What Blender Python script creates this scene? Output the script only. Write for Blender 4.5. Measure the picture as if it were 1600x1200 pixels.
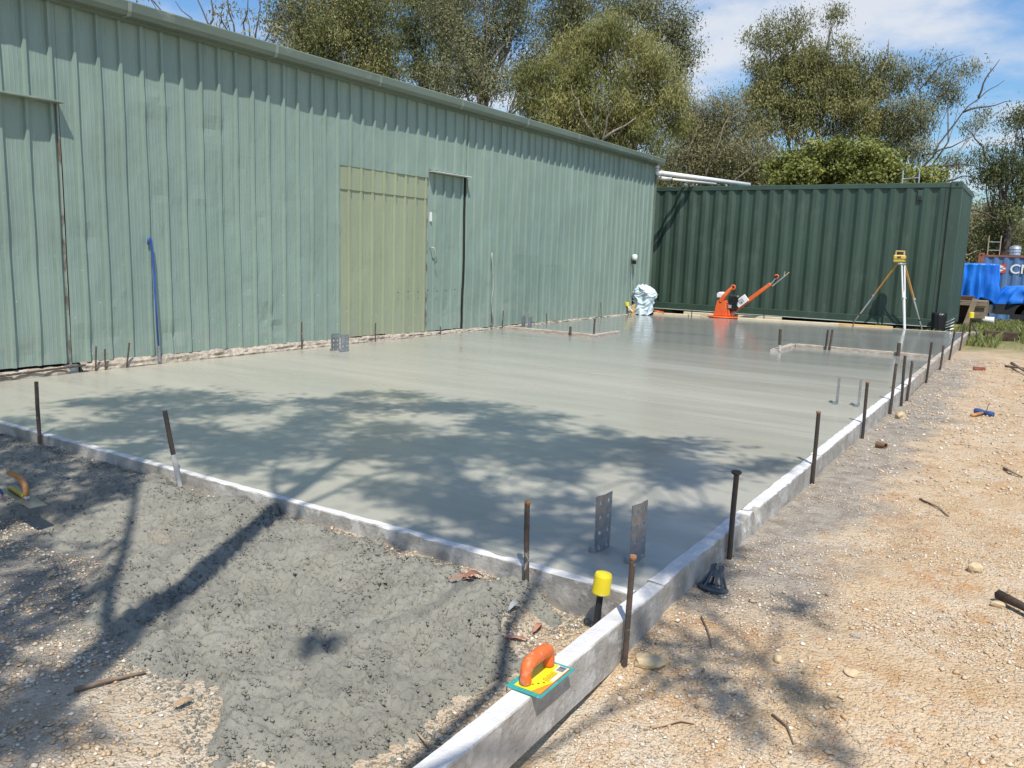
import bpy, bmesh, math, random
import numpy as np
from mathutils import Vector, Matrix
random.seed(7); rng = np.random.default_rng(11)
scene = bpy.context.scene
for o in list(bpy.data.objects): bpy.data.objects.remove(o)
COL = scene.collection
R = math.radians

# ------------------------------------------------------------------ camera
cam_d = bpy.data.cameras.new('camera'); cam = bpy.data.objects.new('camera', cam_d); COL.objects.link(cam)
cam_d.sensor_width = 36.0; cam_d.lens = 28.8; cam_d.clip_start = .05; cam_d.clip_end = 2000
CAM = ((0.841, -0.113, 0.530), (0.541, 0.115, -0.833), (0.033, 0.987, 0.157))
cm = Matrix(CAM); q = cm.to_quaternion(); q.normalize()
cam.matrix_world = Matrix.Translation((0, 0, 1.12)) @ q.to_matrix().to_4x4()
scene.camera = cam

# ------------------------------------------------------------------ light
SUN = Vector((.375, -.45, 1.0)).normalized()
sun_d = bpy.data.lights.new('sun', 'SUN'); sun_d.energy = 5.0; sun_d.angle = R(.53); sun_d.color = (1, .955, .88)
sun = bpy.data.objects.new('sun', sun_d); COL.objects.link(sun)
sun.rotation_euler = SUN.to_track_quat('Z', 'Y').to_euler(); sun.location = (3, -5, 12)
world = bpy.data.worlds.new('World'); scene.world = world; world.use_nodes = True
wn = world.node_tree; wn.nodes.clear()
def wnode(t, **k):
    n = wn.nodes.new(t)
    for a, b in k.items(): setattr(n, a, b)
    return n
sky = wnode('ShaderNodeTexSky', sky_type='NISHITA', sun_disc=False, sun_elevation=math.asin(SUN.z),
            sun_rotation=math.atan2(SUN.x, SUN.y), altitude=300, air_density=1.5, dust_density=.5, ozone_density=2.5)
tc = wnode('ShaderNodeTexCoord'); sep = wnode('ShaderNodeSeparateXYZ')
wn.links.new(tc.outputs['Generated'], sep.inputs[0])
mz = wnode('ShaderNodeMath', operation='MAXIMUM'); mz.inputs[1].default_value = .0
wn.links.new(sep.outputs['Z'], mz.inputs[0])
az = wnode('ShaderNodeMath', operation='ADD'); az.inputs[1].default_value = .22
wn.links.new(mz.outputs[0], az.inputs[0])
dv = wnode('ShaderNodeVectorMath', operation='DIVIDE'); cmb = wnode('ShaderNodeCombineXYZ')
for s_ in 'XYZ': wn.links.new(az.outputs[0], cmb.inputs[s_])
wn.links.new(tc.outputs['Generated'], dv.inputs[0]); wn.links.new(cmb.outputs[0], dv.inputs[1])
mp = wnode('ShaderNodeMapping'); mp.inputs['Location'].default_value = (3.1, 1.7, 0); mp.inputs['Scale'].default_value = (1.0, 1.0, .0)
wn.links.new(dv.outputs[0], mp.inputs[0])
cn = wnode('ShaderNodeTexNoise'); cn.inputs['Scale'].default_value = 1.25; cn.inputs['Detail'].default_value = 9; cn.inputs['Roughness'].default_value = .56; cn.inputs['Distortion'].default_value = .3
wn.links.new(mp.outputs[0], cn.inputs[0])
cr = wnode('ShaderNodeMapRange'); cr.inputs['From Min'].default_value = .47; cr.inputs['From Max'].default_value = .64; cr.interpolation_type = 'SMOOTHSTEP'
wn.links.new(cn.outputs[0], cr.inputs[0])
cmx = wnode('ShaderNodeMix', data_type='RGBA'); cmx.inputs[7].default_value = (16.0, 16.6, 17.6, 1)
tint = wnode('ShaderNodeMix', data_type='RGBA', blend_type='MULTIPLY'); tint.inputs[0].default_value = 1; tint.inputs[7].default_value = (1.5, 2.1, 2.85, 1)
cfm = wnode('ShaderNodeMath', operation='MULTIPLY'); cfm.inputs[1].default_value = .88
wn.links.new(cr.outputs[0], cfm.inputs[0])
wn.links.new(sky.outputs[0], tint.inputs[6]); wn.links.new(cfm.outputs[0], cmx.inputs[0]); wn.links.new(tint.outputs[2], cmx.inputs[6])
bg = wnode('ShaderNodeBackground'); bg.inputs[1].default_value = .050
wo = wnode('ShaderNodeOutputWorld'); wn.links.new(cmx.outputs[2], bg.inputs[0]); wn.links.new(bg.outputs[0], wo.inputs[0])
scene.view_settings.view_transform = 'Standard'; scene.view_settings.look = 'None'
scene.view_settings.exposure = 0; scene.view_settings.gamma = 1; scene.view_settings.use_curve_mapping = False
scene.render.engine = 'CYCLES'
scene.cycles.max_bounces = 6; scene.cycles.transparent_max_bounces = 6; scene.cycles.caustics_reflective = False; scene.cycles.caustics_refractive = False

# ------------------------------------------------------------------ numpy noise
def _h(ix, iy, s):
    n = (ix.astype(np.int64) * 374761393 + iy.astype(np.int64) * 668265263 + s * 974634777) & 0x7fffffff
    n = ((n ^ (n >> 13)) * 1274126177) & 0x7fffffff
    return ((n ^ (n >> 16)) & 0xffff) / 65535.0
def vn(x, y, s=0):
    ix = np.floor(x); iy = np.floor(y); fx = x - ix; fy = y - iy
    fx = fx * fx * (3 - 2 * fx); fy = fy * fy * (3 - 2 * fy)
    a = _h(ix, iy, s); b = _h(ix + 1, iy, s); c = _h(ix, iy + 1, s); d = _h(ix + 1, iy + 1, s)
    return (a * (1 - fx) + b * fx) * (1 - fy) + (c * (1 - fx) + d * fx) * fy
def fbm(x, y, s=0, o=4):
    x = np.asarray(x, float); y = np.asarray(y, float); t = 0; a = .5
    for i in range(o):
        t = t + a * vn(x, y, s + i * 17); x = x * 2.03 + 5.3; y = y * 2.03 + 1.7; a *= .5
    return t / (1 - .5 ** o)
def sst(a, b, x):
    t = np.clip((x - a) / (b - a), 0, 1); return t * t * (3 - 2 * t)

# ------------------------------------------------------------------ materials
class NT:
    def __init__(s, name):
        s.m = bpy.data.materials.new(name); s.m.use_nodes = True; s.t = s.m.node_tree; s.t.nodes.clear()
        s.out = s.n('ShaderNodeOutputMaterial'); s.b = s.n('ShaderNodeBsdfPrincipled'); s.l(s.b.outputs[0], s.out.inputs[0])
        s.pos = s.n('ShaderNodeNewGeometry').outputs['Position']
    def n(s, t, **k):
        x = s.t.nodes.new(t)
        for a, b in k.items(): setattr(x, a, b)
        return x
    def l(s, a, b): s.t.links.new(a, b)
    def set(s, inp, v):
        if hasattr(v, 'is_output'): s.l(v, inp)
        else: inp.default_value = v
    def map(s, sc=(1, 1, 1), loc=(0, 0, 0), rot=(0, 0, 0)):
        x = s.n('ShaderNodeMapping'); s.l(s.pos, x.inputs[0]); x.inputs['Scale'].default_value = sc; x.inputs['Location'].default_value = loc; x.inputs['Rotation'].default_value = rot
        return x.outputs[0]
    def noise(s, sc, detail=4, rough=.55, vec=None, dist=0):
        x = s.n('ShaderNodeTexNoise'); x.inputs['Scale'].default_value = sc; x.inputs['Detail'].default_value = detail; x.inputs['Roughness'].default_value = rough; x.inputs['Distortion'].default_value = dist
        s.l(vec if vec is not None else s.pos, x.inputs[0]); return x.outputs[0]
    def vor(s, sc, feature='F1', vec=None, rnd=1, out=0):
        x = s.n('ShaderNodeTexVoronoi', feature=feature); x.inputs['Scale'].default_value = sc; x.inputs['Randomness'].default_value = rnd
        s.l(vec if vec is not None else s.pos, x.inputs[0]); return x.outputs[out]
    def ramp(s, f, a, b, smooth=True, lo=0, hi=1):
        x = s.n('ShaderNodeMapRange'); x.interpolation_type = 'SMOOTHSTEP' if smooth else 'LINEAR'
        s.l(f, x.inputs[0]); x.inputs[1].default_value = a; x.inputs[2].default_value = b; x.inputs[3].default_value = lo; x.inputs[4].default_value = hi
        return x.outputs[0]
    def mix(s, f, a, b, mode='MIX'):
        x = s.n('ShaderNodeMix', data_type='RGBA', blend_type=mode)
        s.set(x.inputs[0], f)
        for i, v in ((6, a), (7, b)):
            if hasattr(v, 'is_output'): s.l(v, x.inputs[i])
            else: x.inputs[i].default_value = (*v, 1) if len(v) == 3 else v
        return x.outputs[2]
    def math(s, op, a, b=0, c=None):
        x = s.n('ShaderNodeMath', operation=op); s.set(x.inputs[0], a); s.set(x.inputs[1], b)
        return x.outputs[0]
    def xyz(s):
        x = s.n('ShaderNodeSeparateXYZ'); s.l(s.pos, x.inputs[0]); return x.outputs
    def bump(s, h, st=.4, d=.01):
        x = s.n('ShaderNodeBump'); x.inputs['Strength'].default_value = st; x.inputs['Distance'].default_value = d
        s.l(h, x.inputs['Height']); s.l(x.outputs[0], s.b.inputs['Normal'])
    def fin(s, col=None, rough=.6, metal=0., spec=.5):
        if col is not None:
            if hasattr(col, 'is_output'): s.l(col, s.b.inputs['Base Color'])
            else: s.b.inputs['Base Color'].default_value = (*col, 1)
        s.set(s.b.inputs['Roughness'], rough); s.b.inputs['Metallic'].default_value = metal; s.b.inputs['Specular IOR Level'].default_value = spec
        return s.m
def gm(name, c1, c2=None, sc=6, rough=.6, metal=0., st=(1, 1, 1), lo=.35, hi=.65, bump=0, bsc=60, stain=None, ssc=8, slo=.58, shi=.7, spec=.5, scuff=None):
    """Two-tone weathered material with optional stain colour."""
    t = NT(name); c2 = c2 or tuple(x * .75 for x in c1)
    v = t.map(st); f = t.ramp(t.noise(sc, 6, .6, v), lo, hi)
    col = t.mix(f, c1, c2)
    if stain: col = t.mix(t.ramp(t.noise(ssc, 7, .65, t.map(st, (7, 3, 1))), slo, shi), col, stain)
    if scuff: col = t.mix(t.math('MULTIPLY', t.ramp(t.noise(scuff[1], 4, .65, t.map((1, 1, .5), (2, 5, 9))), scuff[2], scuff[2] + .04), .8), col, scuff[0])
    if bump: t.bump(t.noise(bsc, 4, .6, v), bump, .006)
    return t.fin(col, rough, metal, spec)

def mk_wall(name, c1, c2, gloss=.42):
    t = NT(name)
    streak = t.noise(3.2, 6, .6, t.map((1, 1, .12)))
    blot = t.noise(1.1, 5, .6)
    col = t.mix(t.ramp(streak, .35, .68), c1, c2)
    col = t.mix(t.math('MULTIPLY', t.ramp(blot, .45, .75), .4), col, tuple(x * .72 for x in c1))
    fine = t.ramp(t.noise(28, 5, .7, t.map((1, 1, .07))), .52, .75)
    col = t.mix(t.math('MULTIPLY', fine, .5), col, tuple(x * .7 for x in c2))
    z = t.xyz()[2]
    low = t.math('MULTIPLY', t.ramp(z, .0, .75, True, 1, 0), t.ramp(t.noise(9, 7, .7), .42, .64))
    col = t.mix(t.math('MULTIPLY', low, .55), col, (.33, .35, .29))
    scuff = t.math('MULTIPLY', t.ramp(t.noise(37, 3, .6), .70, .74), t.ramp(z, .1, 1.9, True, .9, 0.15))
    col = t.mix(scuff, col, (.72, .74, .70))
    t.bump(t.math('ADD', t.noise(2.6, 3, .5, t.map((1, 1, .35))), t.math('MULTIPLY', t.noise(9, 3, .5), .2)), .5, .014)
    rg = t.ramp(t.noise(4, 5, .6), .3, .7, True, gloss - .06, gloss + .14)
    return t.fin(col, rg, 0, .5)
M = {}
M['wall'] = mk_wall('pale_green_steel', (.268, .355, .296), (.225, .306, .260))
M['wall_cutout'] = mk_wall('darker_green_steel', (.25, .335, .278), (.205, .283, .238))
M['wall_patch'] = mk_wall('olive_green_steel', (.325, .362, .24), (.29, .325, .215))
M['gutter'] = gm('gutter_green', (.165, .21, .165), (.135, .175, .14), 3, .45, st=(1, .3, 1), stain=(.30, .33, .27), ssc=9, slo=.6, shi=.75)
M['gutter_joint'] = gm('gutter_joint_metal', (.26, .31, .25), rough=.4)
M['roof'] = gm('roof_steel', (.45, .5, .45), rough=.4)
M['footing'] = gm('rough_footing_concrete', (.50, .43, .34), (.30, .25, .20), 14, .95, bump=.9, bsc=70, stain=(.62, .58, .50), ssc=22)
M['flash'] = gm('pale_flashing', (.62, .66, .62), (.5, .54, .5), rough=.4)
M['gap'] = gm('dark_gap', (.03, .03, .03), rough=.9)
M['rustgap'] = gm('rusty_edge', (.34, .27, .22), (.16, .10, .07), 16, .8, st=(1, 1, .3))
M['edge_mix'] = gm('flaking_door_edge', (.30, .36, .31), (.17, .13, .10), 9, .7, st=(1, 1, .5), lo=.5, hi=.62)
M['container'] = gm('dark_green_container_paint', (.045, .080, .057), (.036, .066, .047), 2.2, .48, st=(1, 1, .4), stain=(.066, .10, .075), ssc=5, slo=.5, shi=.75, scuff=((.17, .20, .17), 17, .70), bump=.5, bsc=4)
M['container2'] = gm('container_rail_paint', (.050, .088, .062), (.038, .070, .050), 4, .5, stain=(.16, .19, .10), ssc=3.2, slo=.62, shi=.72)
M['pvc'] = gm('white_pvc', (.80, .80, .77), (.72, .72, .68), rough=.35)
M['black'] = gm('black_rubber', (.025, .025, .027), rough=.6)
M['steel_dark'] = gm('dark_steel_bar', (.07, .065, .062), (.10, .075, .058), 22, .5, .55, stain=(.34, .32, .29), ssc=30, slo=.66, shi=.74)
M['steel_rust'] = gm('rusty_steel_bar', (.125, .088, .066), (.075, .058, .048), 25, .75, .25, stain=(.42, .40, .36), ssc=26, slo=.60, shi=.68)
M['rust_top'] = gm('mushroomed_rusty_top', (.35, .17, .08), rough=.8)
M['white_splat'] = gm('cement_coated_steel', (.52, .51, .48), (.35, .34, .32), 20, .8)
M['galv'] = gm('galvanised_steel', (.40, .42, .44), (.30, .32, .34), 30, .38, .75)
M['yellow'] = gm('yellow_plastic_cap', (.80, .66, .02), (.74, .58, .02), 8, .5, stain=(.72, .69, .58), ssc=26, slo=.62, shi=.68)
M['orange'] = gm('orange_paint', (.80, .15, .035), (.70, .12, .03), 6, .45, stain=(.60, .26, .15), ssc=12)
M['orange_grip'] = gm('orange_plastic_grip', (.78, .17, .035), (.68, .14, .03), 30, .45, stain=(.62, .40, .30), ssc=30, slo=.52, shi=.7, bump=.15, bsc=200)
M['teal'] = gm('teal_painted_plate', (.03, .30, .27), (.05, .36, .32), 30, .35, stain=(.4, .5, .45), ssc=45, slo=.58, shi=.66)
M['sticker_y'] = gm('yellow_sticker', (.85, .70, .02), (.83, .66, .02), rough=.4)
M['sticker_o'] = gm('orange_sticker', (.80, .30, .03), rough=.4)
M['print_w'] = gm('white_print', (.82, .82, .80), (.76, .76, .74), rough=.5)
M['print_k'] = gm('black_print', (.03, .03, .035), rough=.5)
M['print_r'] = gm('red_print', (.60, .08, .05), rough=.5)
M['wood_y'] = gm('yellow_pine', (.66, .47, .20), (.58, .38, .15), 6, .7, st=(.5, 6, 6))
M['wood_pale'] = gm('pale_pine', (.72, .62, .42), (.62, .52, .36), 6, .75, st=(.5, 6, 6), stain=(.5, .47, .4), ssc=9)
M['wood_grey'] = gm('weathered_timber', (.30, .23, .16), (.20, .15, .10), 5, .85, st=(1, 5, 5), bump=.3)
M['wood_dark'] = gm('dark_sleeper', (.10, .065, .045), (.065, .04, .028), 8, .9, st=(1, 6, 6), bump=.5)
M['wood_tripod'] = gm('varnished_tripod_wood', (.55, .32, .08), (.46, .25, .06), 8, .4)
M['alu'] = gm('aluminium', (.62, .63, .62), rough=.35, metal=.6)
M['wood_handle'] = gm('worn_wood_handle', (.45, .22, .07), (.30, .13, .04), 14, .5, st=(1, 1, 3))
M['steel_blade'] = gm('trowel_steel', (.30, .31, .31), (.22, .23, .23), 20, .32, .8, stain=(.4, .4, .37), ssc=18)
M['ochre'] = gm('ochre_painted_mount', (.50, .42, .06), (.38, .30, .05), rough=.5)
M['blue_tool'] = gm('blue_enamel', (.04, .10, .26), (.03, .07, .20), 20, .5, stain=(.3, .34, .38), ssc=24, slo=.62)
M['pink'] = gm('faded_pink_plastic', (.62, .22, .26), (.68, .42, .42), 20, .5)
M['chair'] = gm('slate_blue_plastic', (.055, .075, .095), (.075, .095, .115), 20, .5)
M['brick'] = gm('red_brick', (.33, .10, .055), (.25, .075, .04), 25, .9, bump=.4)
M['rustpipe'] = gm('rusty_pipe', (.20, .11, .06), (.12, .065, .04), 20, .9)
M['stick'] = gm('dry_stick', (.16, .11, .075), (.25, .19, .14), 20, .9)
M['stickpale'] = gm('bleached_stick', (.50, .38, .25), (.40, .28, .17), 20, .9)
M['leaf_red'] = gm('dry_red_leaf', (.38, .15, .10), (.50, .26, .17), 30, .8)
M['leaf_tan'] = gm('dry_tan_leaf', (.50, .36, .20), (.40, .25, .13), 30, .8)
M['stone_tan'] = gm('tan_stone', (.60, .48, .30), (.5, .38, .22), 20, .9, bump=.4)
M['stone_grey'] = gm('grey_stone', (.42, .38, .33), (.32, .28, .24), 20, .9, bump=.4)
M['tarp_blue'] = gm('bright_blue_tarp', (.012, .15, .62), (.02, .21, .74), 1.6, .38, bump=1.0, bsc=11)
M['pipe_blue'] = gm('dull_blue_pipe', (.03, .10, .42), (.025, .08, .34), rough=.5)
M['tarp_pale'] = gm('pale_blue_tarp', (.58, .70, .74), (.66, .76, .78), 5, .5)
M['stripe'] = gm('grey_blue_print', (.16, .24, .27), rough=.6)
M['bluecont'] = gm('blue_container_paint', (.10, .20, .40), (.085, .165, .33), 3, .5, st=(1, 1, .4), stain=(.22, .20, .21), ssc=6)
M['rusty_paint'] = gm('rusty_corner_paint', (.34, .12, .07), (.22, .09, .06), 6, .8)
M['engine'] = gm('black_engine', (.02, .02, .022), (.035, .035, .035), 20, .4)
M['drum_black'] = gm('black_plastic', (.012, .012, .014), rough=.35)
M['bark'] = gm('grey_gum_bark', (.36, .31, .26), (.22, .18, .15), 3, .9, st=(1, 1, .3))
M['bark_dark'] = gm('dark_bark', (.11, .08, .06), (.07, .05, .04), 4, .9, st=(1, 1, .3))
M['bark_red'] = gm('reddish_bark', (.20, .11, .07), (.12, .07, .05), 4, .9)
M['cable'] = gm('grey_cable', (.45, .46, .44), rough=.6)

def mk_leaf(name, c_dark, c_mid, c_light, rough=.55):
    t = NT(name); a = t.n('ShaderNodeAttribute', attribute_name='tone'); f = a.outputs['Fac']
    col = t.mix(t.ramp(f, .0, .55, False), c_dark, c_mid); col = t.mix(t.ramp(f, .5, 1., False), col, c_light)
    t.fin(col, rough, 0, .35)
    tr = t.n('ShaderNodeBsdfTranslucent'); t.l(col, tr.inputs[0])
    ms = t.n('ShaderNodeMixShader'); ms.inputs[0].default_value = .28
    t.l(t.b.outputs[0], ms.inputs[1]); t.l(tr.outputs[0], ms.inputs[2]); t.l(ms.outputs[0], t.out.inputs[0])
    return t.m
M['lf_olive'] = mk_leaf('olive_gum_leaves', (.075, .085, .026), (.205, .203, .068), (.37, .335, .13))
M['lf_brown'] = mk_leaf('browned_gum_leaves', (0.115, 0.113, 0.052), (0.247, 0.230, 0.106), (0.414, 0.374, 0.207))
M['lf_dark'] = mk_leaf('deep_green_leaves', (0.052, 0.063, 0.021), (0.115, 0.132, 0.039), (0.207, 0.207, 0.075))
M['lf_gold'] = mk_leaf('golden_olive_leaves', (.105, .115, .030), (.24, .237, .068), (.39, .36, .13))
M['lf_grey'] = mk_leaf('grey_green_leaves', (.08, .09, .038), (.195, .198, .085), (.35, .335, .185))
M['lf_bright'] = mk_leaf('yellow_green_leaves', (.085, .105, .020), (.22, .24, .052), (.38, .37, .11))
M['grass'] = mk_leaf('green_grass', (.13, .17, .04), (.25, .29, .085), (.46, .42, .20))
def mk_tone(name, cols, rough=.9):
    t = NT(name); a = t.n('ShaderNodeAttribute', attribute_name='tone'); f = a.outputs['Fac']
    r = t.n('ShaderNodeValToRGB'); t.l(f, r.inputs[0]); e = r.color_ramp.elements
    for i, (p, c) in enumerate(cols):
        x = e[i] if i < 2 else e.new(p)
        x.position = p; x.color = (*c, 1)
    t.bump(t.noise(160, 3), .3, .002)
    return t.fin(r.outputs[0], rough, 0, .25)
M['gravel'] = mk_tone('mixed_gravel', [(0, (.22, .18, .14)), (1, (.74, .67, .56)), (.2, (.40, .32, .23)), (.5, (.57, .45, .30)), (.62, (.52, .34, .18)), (.75, (.63, .53, .40))])

def mk_slab():
    t = NT('wet_trowelled_concrete')
    sx = t.noise(2.2, 7, .62, t.map((.22, 1.3, 1)), .35)
    sy = t.noise(7.5, 6, .6, t.map((.12, 1.6, 1), (3, 1, 0), (0, 0, .12)))
    big = t.noise(.35, 4, .5, t.map((.5, 1, 1)))
    col = t.mix(t.ramp(sx, .32, .68), (.378, .36, .29), (.43, .41, .33))
    col = t.mix(t.math('MULTIPLY', t.ramp(sy, .48, .72), .45), col, (.345, .33, .268))
    col = t.mix(t.math('MULTIPLY', t.ramp(big, .42, .7), .5), col, (.355, .342, .287))
    speck = t.ramp(t.noise(70, 2), .72, .78)
    col = t.mix(t.math('MULTIPLY', speck, .25), col, (.2, .2, .18))
    y = t.xyz()[1]
    wet = t.math('MULTIPLY', t.ramp(t.math('ADD', y, t.math('MULTIPLY', sx, 3.0)), 8.0, 13.5), .8)
    col = t.mix(wet, col, (.215, .22, .205))
    r0 = t.ramp(t.noise(1.2, 5, .6, t.map((.16, 1.5, 1), (9, 4, 0))), .35, .66, True, .19, .36)
    r1 = t.ramp(t.noise(1.6, 5, .6, t.map((.12, 1.2, 1), (2, 8, 0))), .35, .62, True, .05, .17)
    mxr = t.n('ShaderNodeMix', data_type='FLOAT'); t.l(wet, mxr.inputs[0]); t.l(r0, mxr.inputs[2]); t.l(r1, mxr.inputs[3])
    hh = t.math('ADD', t.noise(5, 5, .6, t.map((.3, 2.2, 1))), t.math('MULTIPLY', t.noise(45, 3, .6, t.map((.25, 1, 1))), .14))
    for k, (ox, oy) in enumerate(((-4.2, 1.0), (-2.0, 9.0), (-7.5, 7.0))):
        w = t.n('ShaderNodeTexWave', wave_type='RINGS', rings_direction='Z'); w.inputs['Scale'].default_value = 1.7; w.inputs['Distortion'].default_value = 3.5; w.inputs['Detail'].default_value = 3; w.inputs['Detail Scale'].default_value = 1.2
        t.l(t.map((1, 1, 1), (-ox, -oy, 0)), w.inputs[0]); hh = t.math('ADD', hh, t.math('MULTIPLY', t.math('MULTIPLY', w.outputs[1], t.ramp(t.noise(.5, 2, .5, t.map((1, 1, 1), (k * 7, 3, 0))), .45, .6)), .10))
    t.bump(hh, .13, .010)
    return t.fin(col, mxr.outputs[0], 0, .55)
M['slab'] = mk_slab()

def mk_board():
    t = NT('cement_splashed_board')
    n = t.noise(5, 7, .65, t.map((1, 1, 1)))
    col = t.mix(t.ramp(n, .36, .64), (.50, .48, .435), (.31, .285, .245))
    col = t.mix(t.math('MULTIPLY', t.ramp(t.noise(3.5, 6, .65, t.map((1, 1, 5))), .5, .66), .5), col, (.29, .265, .23))
    col = t.mix(t.math('MULTIPLY', t.ramp(t.noise(22, 6, .7), .5, .7), .5), col, (.40, .37, .33))
    col = t.mix(t.math('MULTIPLY', t.ramp(t.noise(55, 4, .7), .62, .69), .85), col, (.15, .13, .11))
    col = t.mix(t.math('MULTIPLY', t.ramp(t.noise(13, 5, .6, t.map((1, 1, 1), (4, 9, 2))), .57, .62), .6), col, (.60, .58, .54))
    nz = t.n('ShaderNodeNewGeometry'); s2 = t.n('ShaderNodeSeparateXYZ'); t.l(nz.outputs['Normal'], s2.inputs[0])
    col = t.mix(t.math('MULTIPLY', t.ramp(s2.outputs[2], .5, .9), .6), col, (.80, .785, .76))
    t.bump(t.math('ADD', t.noise(40, 5, .65), t.noise(13, 5, .6, t.map((1, 1, 1), (4, 9, 2)))), .8, .006)
    return t.fin(col, .78, 0, .3)
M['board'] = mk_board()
M['board_wood'] = gm('cement_stained_timber', (.47, .40, .315), (.32, .26, .195), 6, .85, st=(1.5, 1.5, 8), stain=(.56, .54, .50), ssc=7, slo=.50, shi=.66, bump=.3)

def mk_ground():
    t = NT('sandy_gravel_ground'); X, Y, Z = t.xyz()
    n1 = t.noise(.9, 6, .62); n2 = t.noise(3.5, 7, .65); n3 = t.noise(11, 5, .6)
    col = t.mix(t.ramp(n2, .36, .66), (.61, .475, .32), (.55, .385, .215))
    col = t.mix(t.math('MULTIPLY', t.ramp(n3, .50, .66), .6), col, (.47, .26, .11))
    col = t.mix(t.math('MULTIPLY', t.ramp(t.noise(2.6, 6, .7, t.map((1, 1, 1), (11, 4, 0))), .54, .66), .65), col, (.49, .26, .11))
    col = t.mix(t.math('MULTIPLY', t.ramp(t.noise(1.7, 7, .7, t.map((1, 1, 1), (5, 2, 0))), .52, .68), .7), col, (.60, .53, .42))
    # pebbles in the surface
    for sc, k in ((95, .75), (46, .55)):
        cell = t.n('ShaderNodeTexVoronoi', feature='F1'); cell.inputs['Scale'].default_value = sc; t.l(t.pos, cell.inputs[0])
        sp = t.n('ShaderNodeSeparateXYZ'); t.l(cell.outputs['Color'], sp.inputs[0])
        pc = t.mix(sp.outputs[0], (.30, .23, .16), (.70, .62, .50))
        pc = t.mix(t.ramp(sp.outputs[1], .7, .8), pc, (.52, .32, .17))
        m = t.math('MULTIPLY', t.ramp(cell.outputs['Distance'], .30, .48, True, 1, 0), t.ramp(sp.outputs[2], .45, .6))
        col = t.mix(t.math('MULTIPLY', m, k), col, pc)
    # grey cement dust along the right-hand boards
    dx = t.math('ADD', X, t.math('MULTIPLY', n2, -1.0)); dx = t.math('ADD', dx, t.math('MULTIPLY', n1, -.5))
    m1 = t.ramp(dx, -1.48, -1.15, True, 1, 0)
    m2 = t.math('MULTIPLY', t.ramp(Y, 2.3, 3.2), t.ramp(Y, 11, 15.5, True, 1, 0))
    grey = t.mix(t.ramp(n3, .35, .65), (.36, .335, .29), (.22, .208, .188))
    col = t.mix(t.math('MULTIPLY', t.math('MULTIPLY', m1, m2), .8), col, grey)
    col = t.mix(t.math('MULTIPLY', t.ramp(X, -1.3, -1.0, True, 1, 0), .6), col, t.mix(t.ramp(n3, .35, .65), (.56, .50, .40), (.44, .37, .27)))
    left = t.math('MULTIPLY', t.ramp(X, -2.9, -1.7, True, 1, 0), t.ramp(t.math('ADD', n2, t.math('MULTIPLY', t.ramp(X, -3.0, -2.2, True, 1, 0), .16)), .36, .56))  # left yard: cement grey, with shade also darkened into the colour
    col = t.mix(t.math('MULTIPLY', left, .85), col, t.mix(.5, grey, (.22, .205, .18)))
    # turf further off
    gmask = t.ramp(t.math('ADD', Y, t.math('MULTIPLY', n1, 4)), 15.3, 18.2)
    col = t.mix(gmask, col, t.mix(t.ramp(n3, .35, .65), (.15, .17, .055), (.27, .24, .11)))
    v1 = t.vor(95); v2 = t.vor(46); v3 = t.vor(180)
    h = t.math('ADD', t.math('MULTIPLY', v1, -.8), t.math('MULTIPLY', v2, -.7)); h = t.math('ADD', h, t.math('MULTIPLY', v3, -.4)); h = t.math('ADD', h, t.math('MULTIPLY', n3, 1.0))
    t.bump(h, .95, .010)
    return t.fin(col, .95, 0, .2)
M['ground'] = mk_ground()
def mk_spill():
    t = NT('spilt_wet_concrete')
    n = t.noise(6, 7, .65)
    col = t.mix(t.ramp(n, .34, .66), (.272, .26, .212), (.205, .196, .162))
    col = t.mix(t.math('MULTIPLY', t.ramp(t.noise(2.2, 5, .6), .55, .72), .5), col, (.30, .25, .185))
    t.bump(t.math('ADD', t.noise(90, 5, .7), t.math('MULTIPLY', t.vor(85), .7)), .8, .006)
    return t.fin(col, .72, 0, .35)
M['spill'] = mk_spill()

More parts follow.
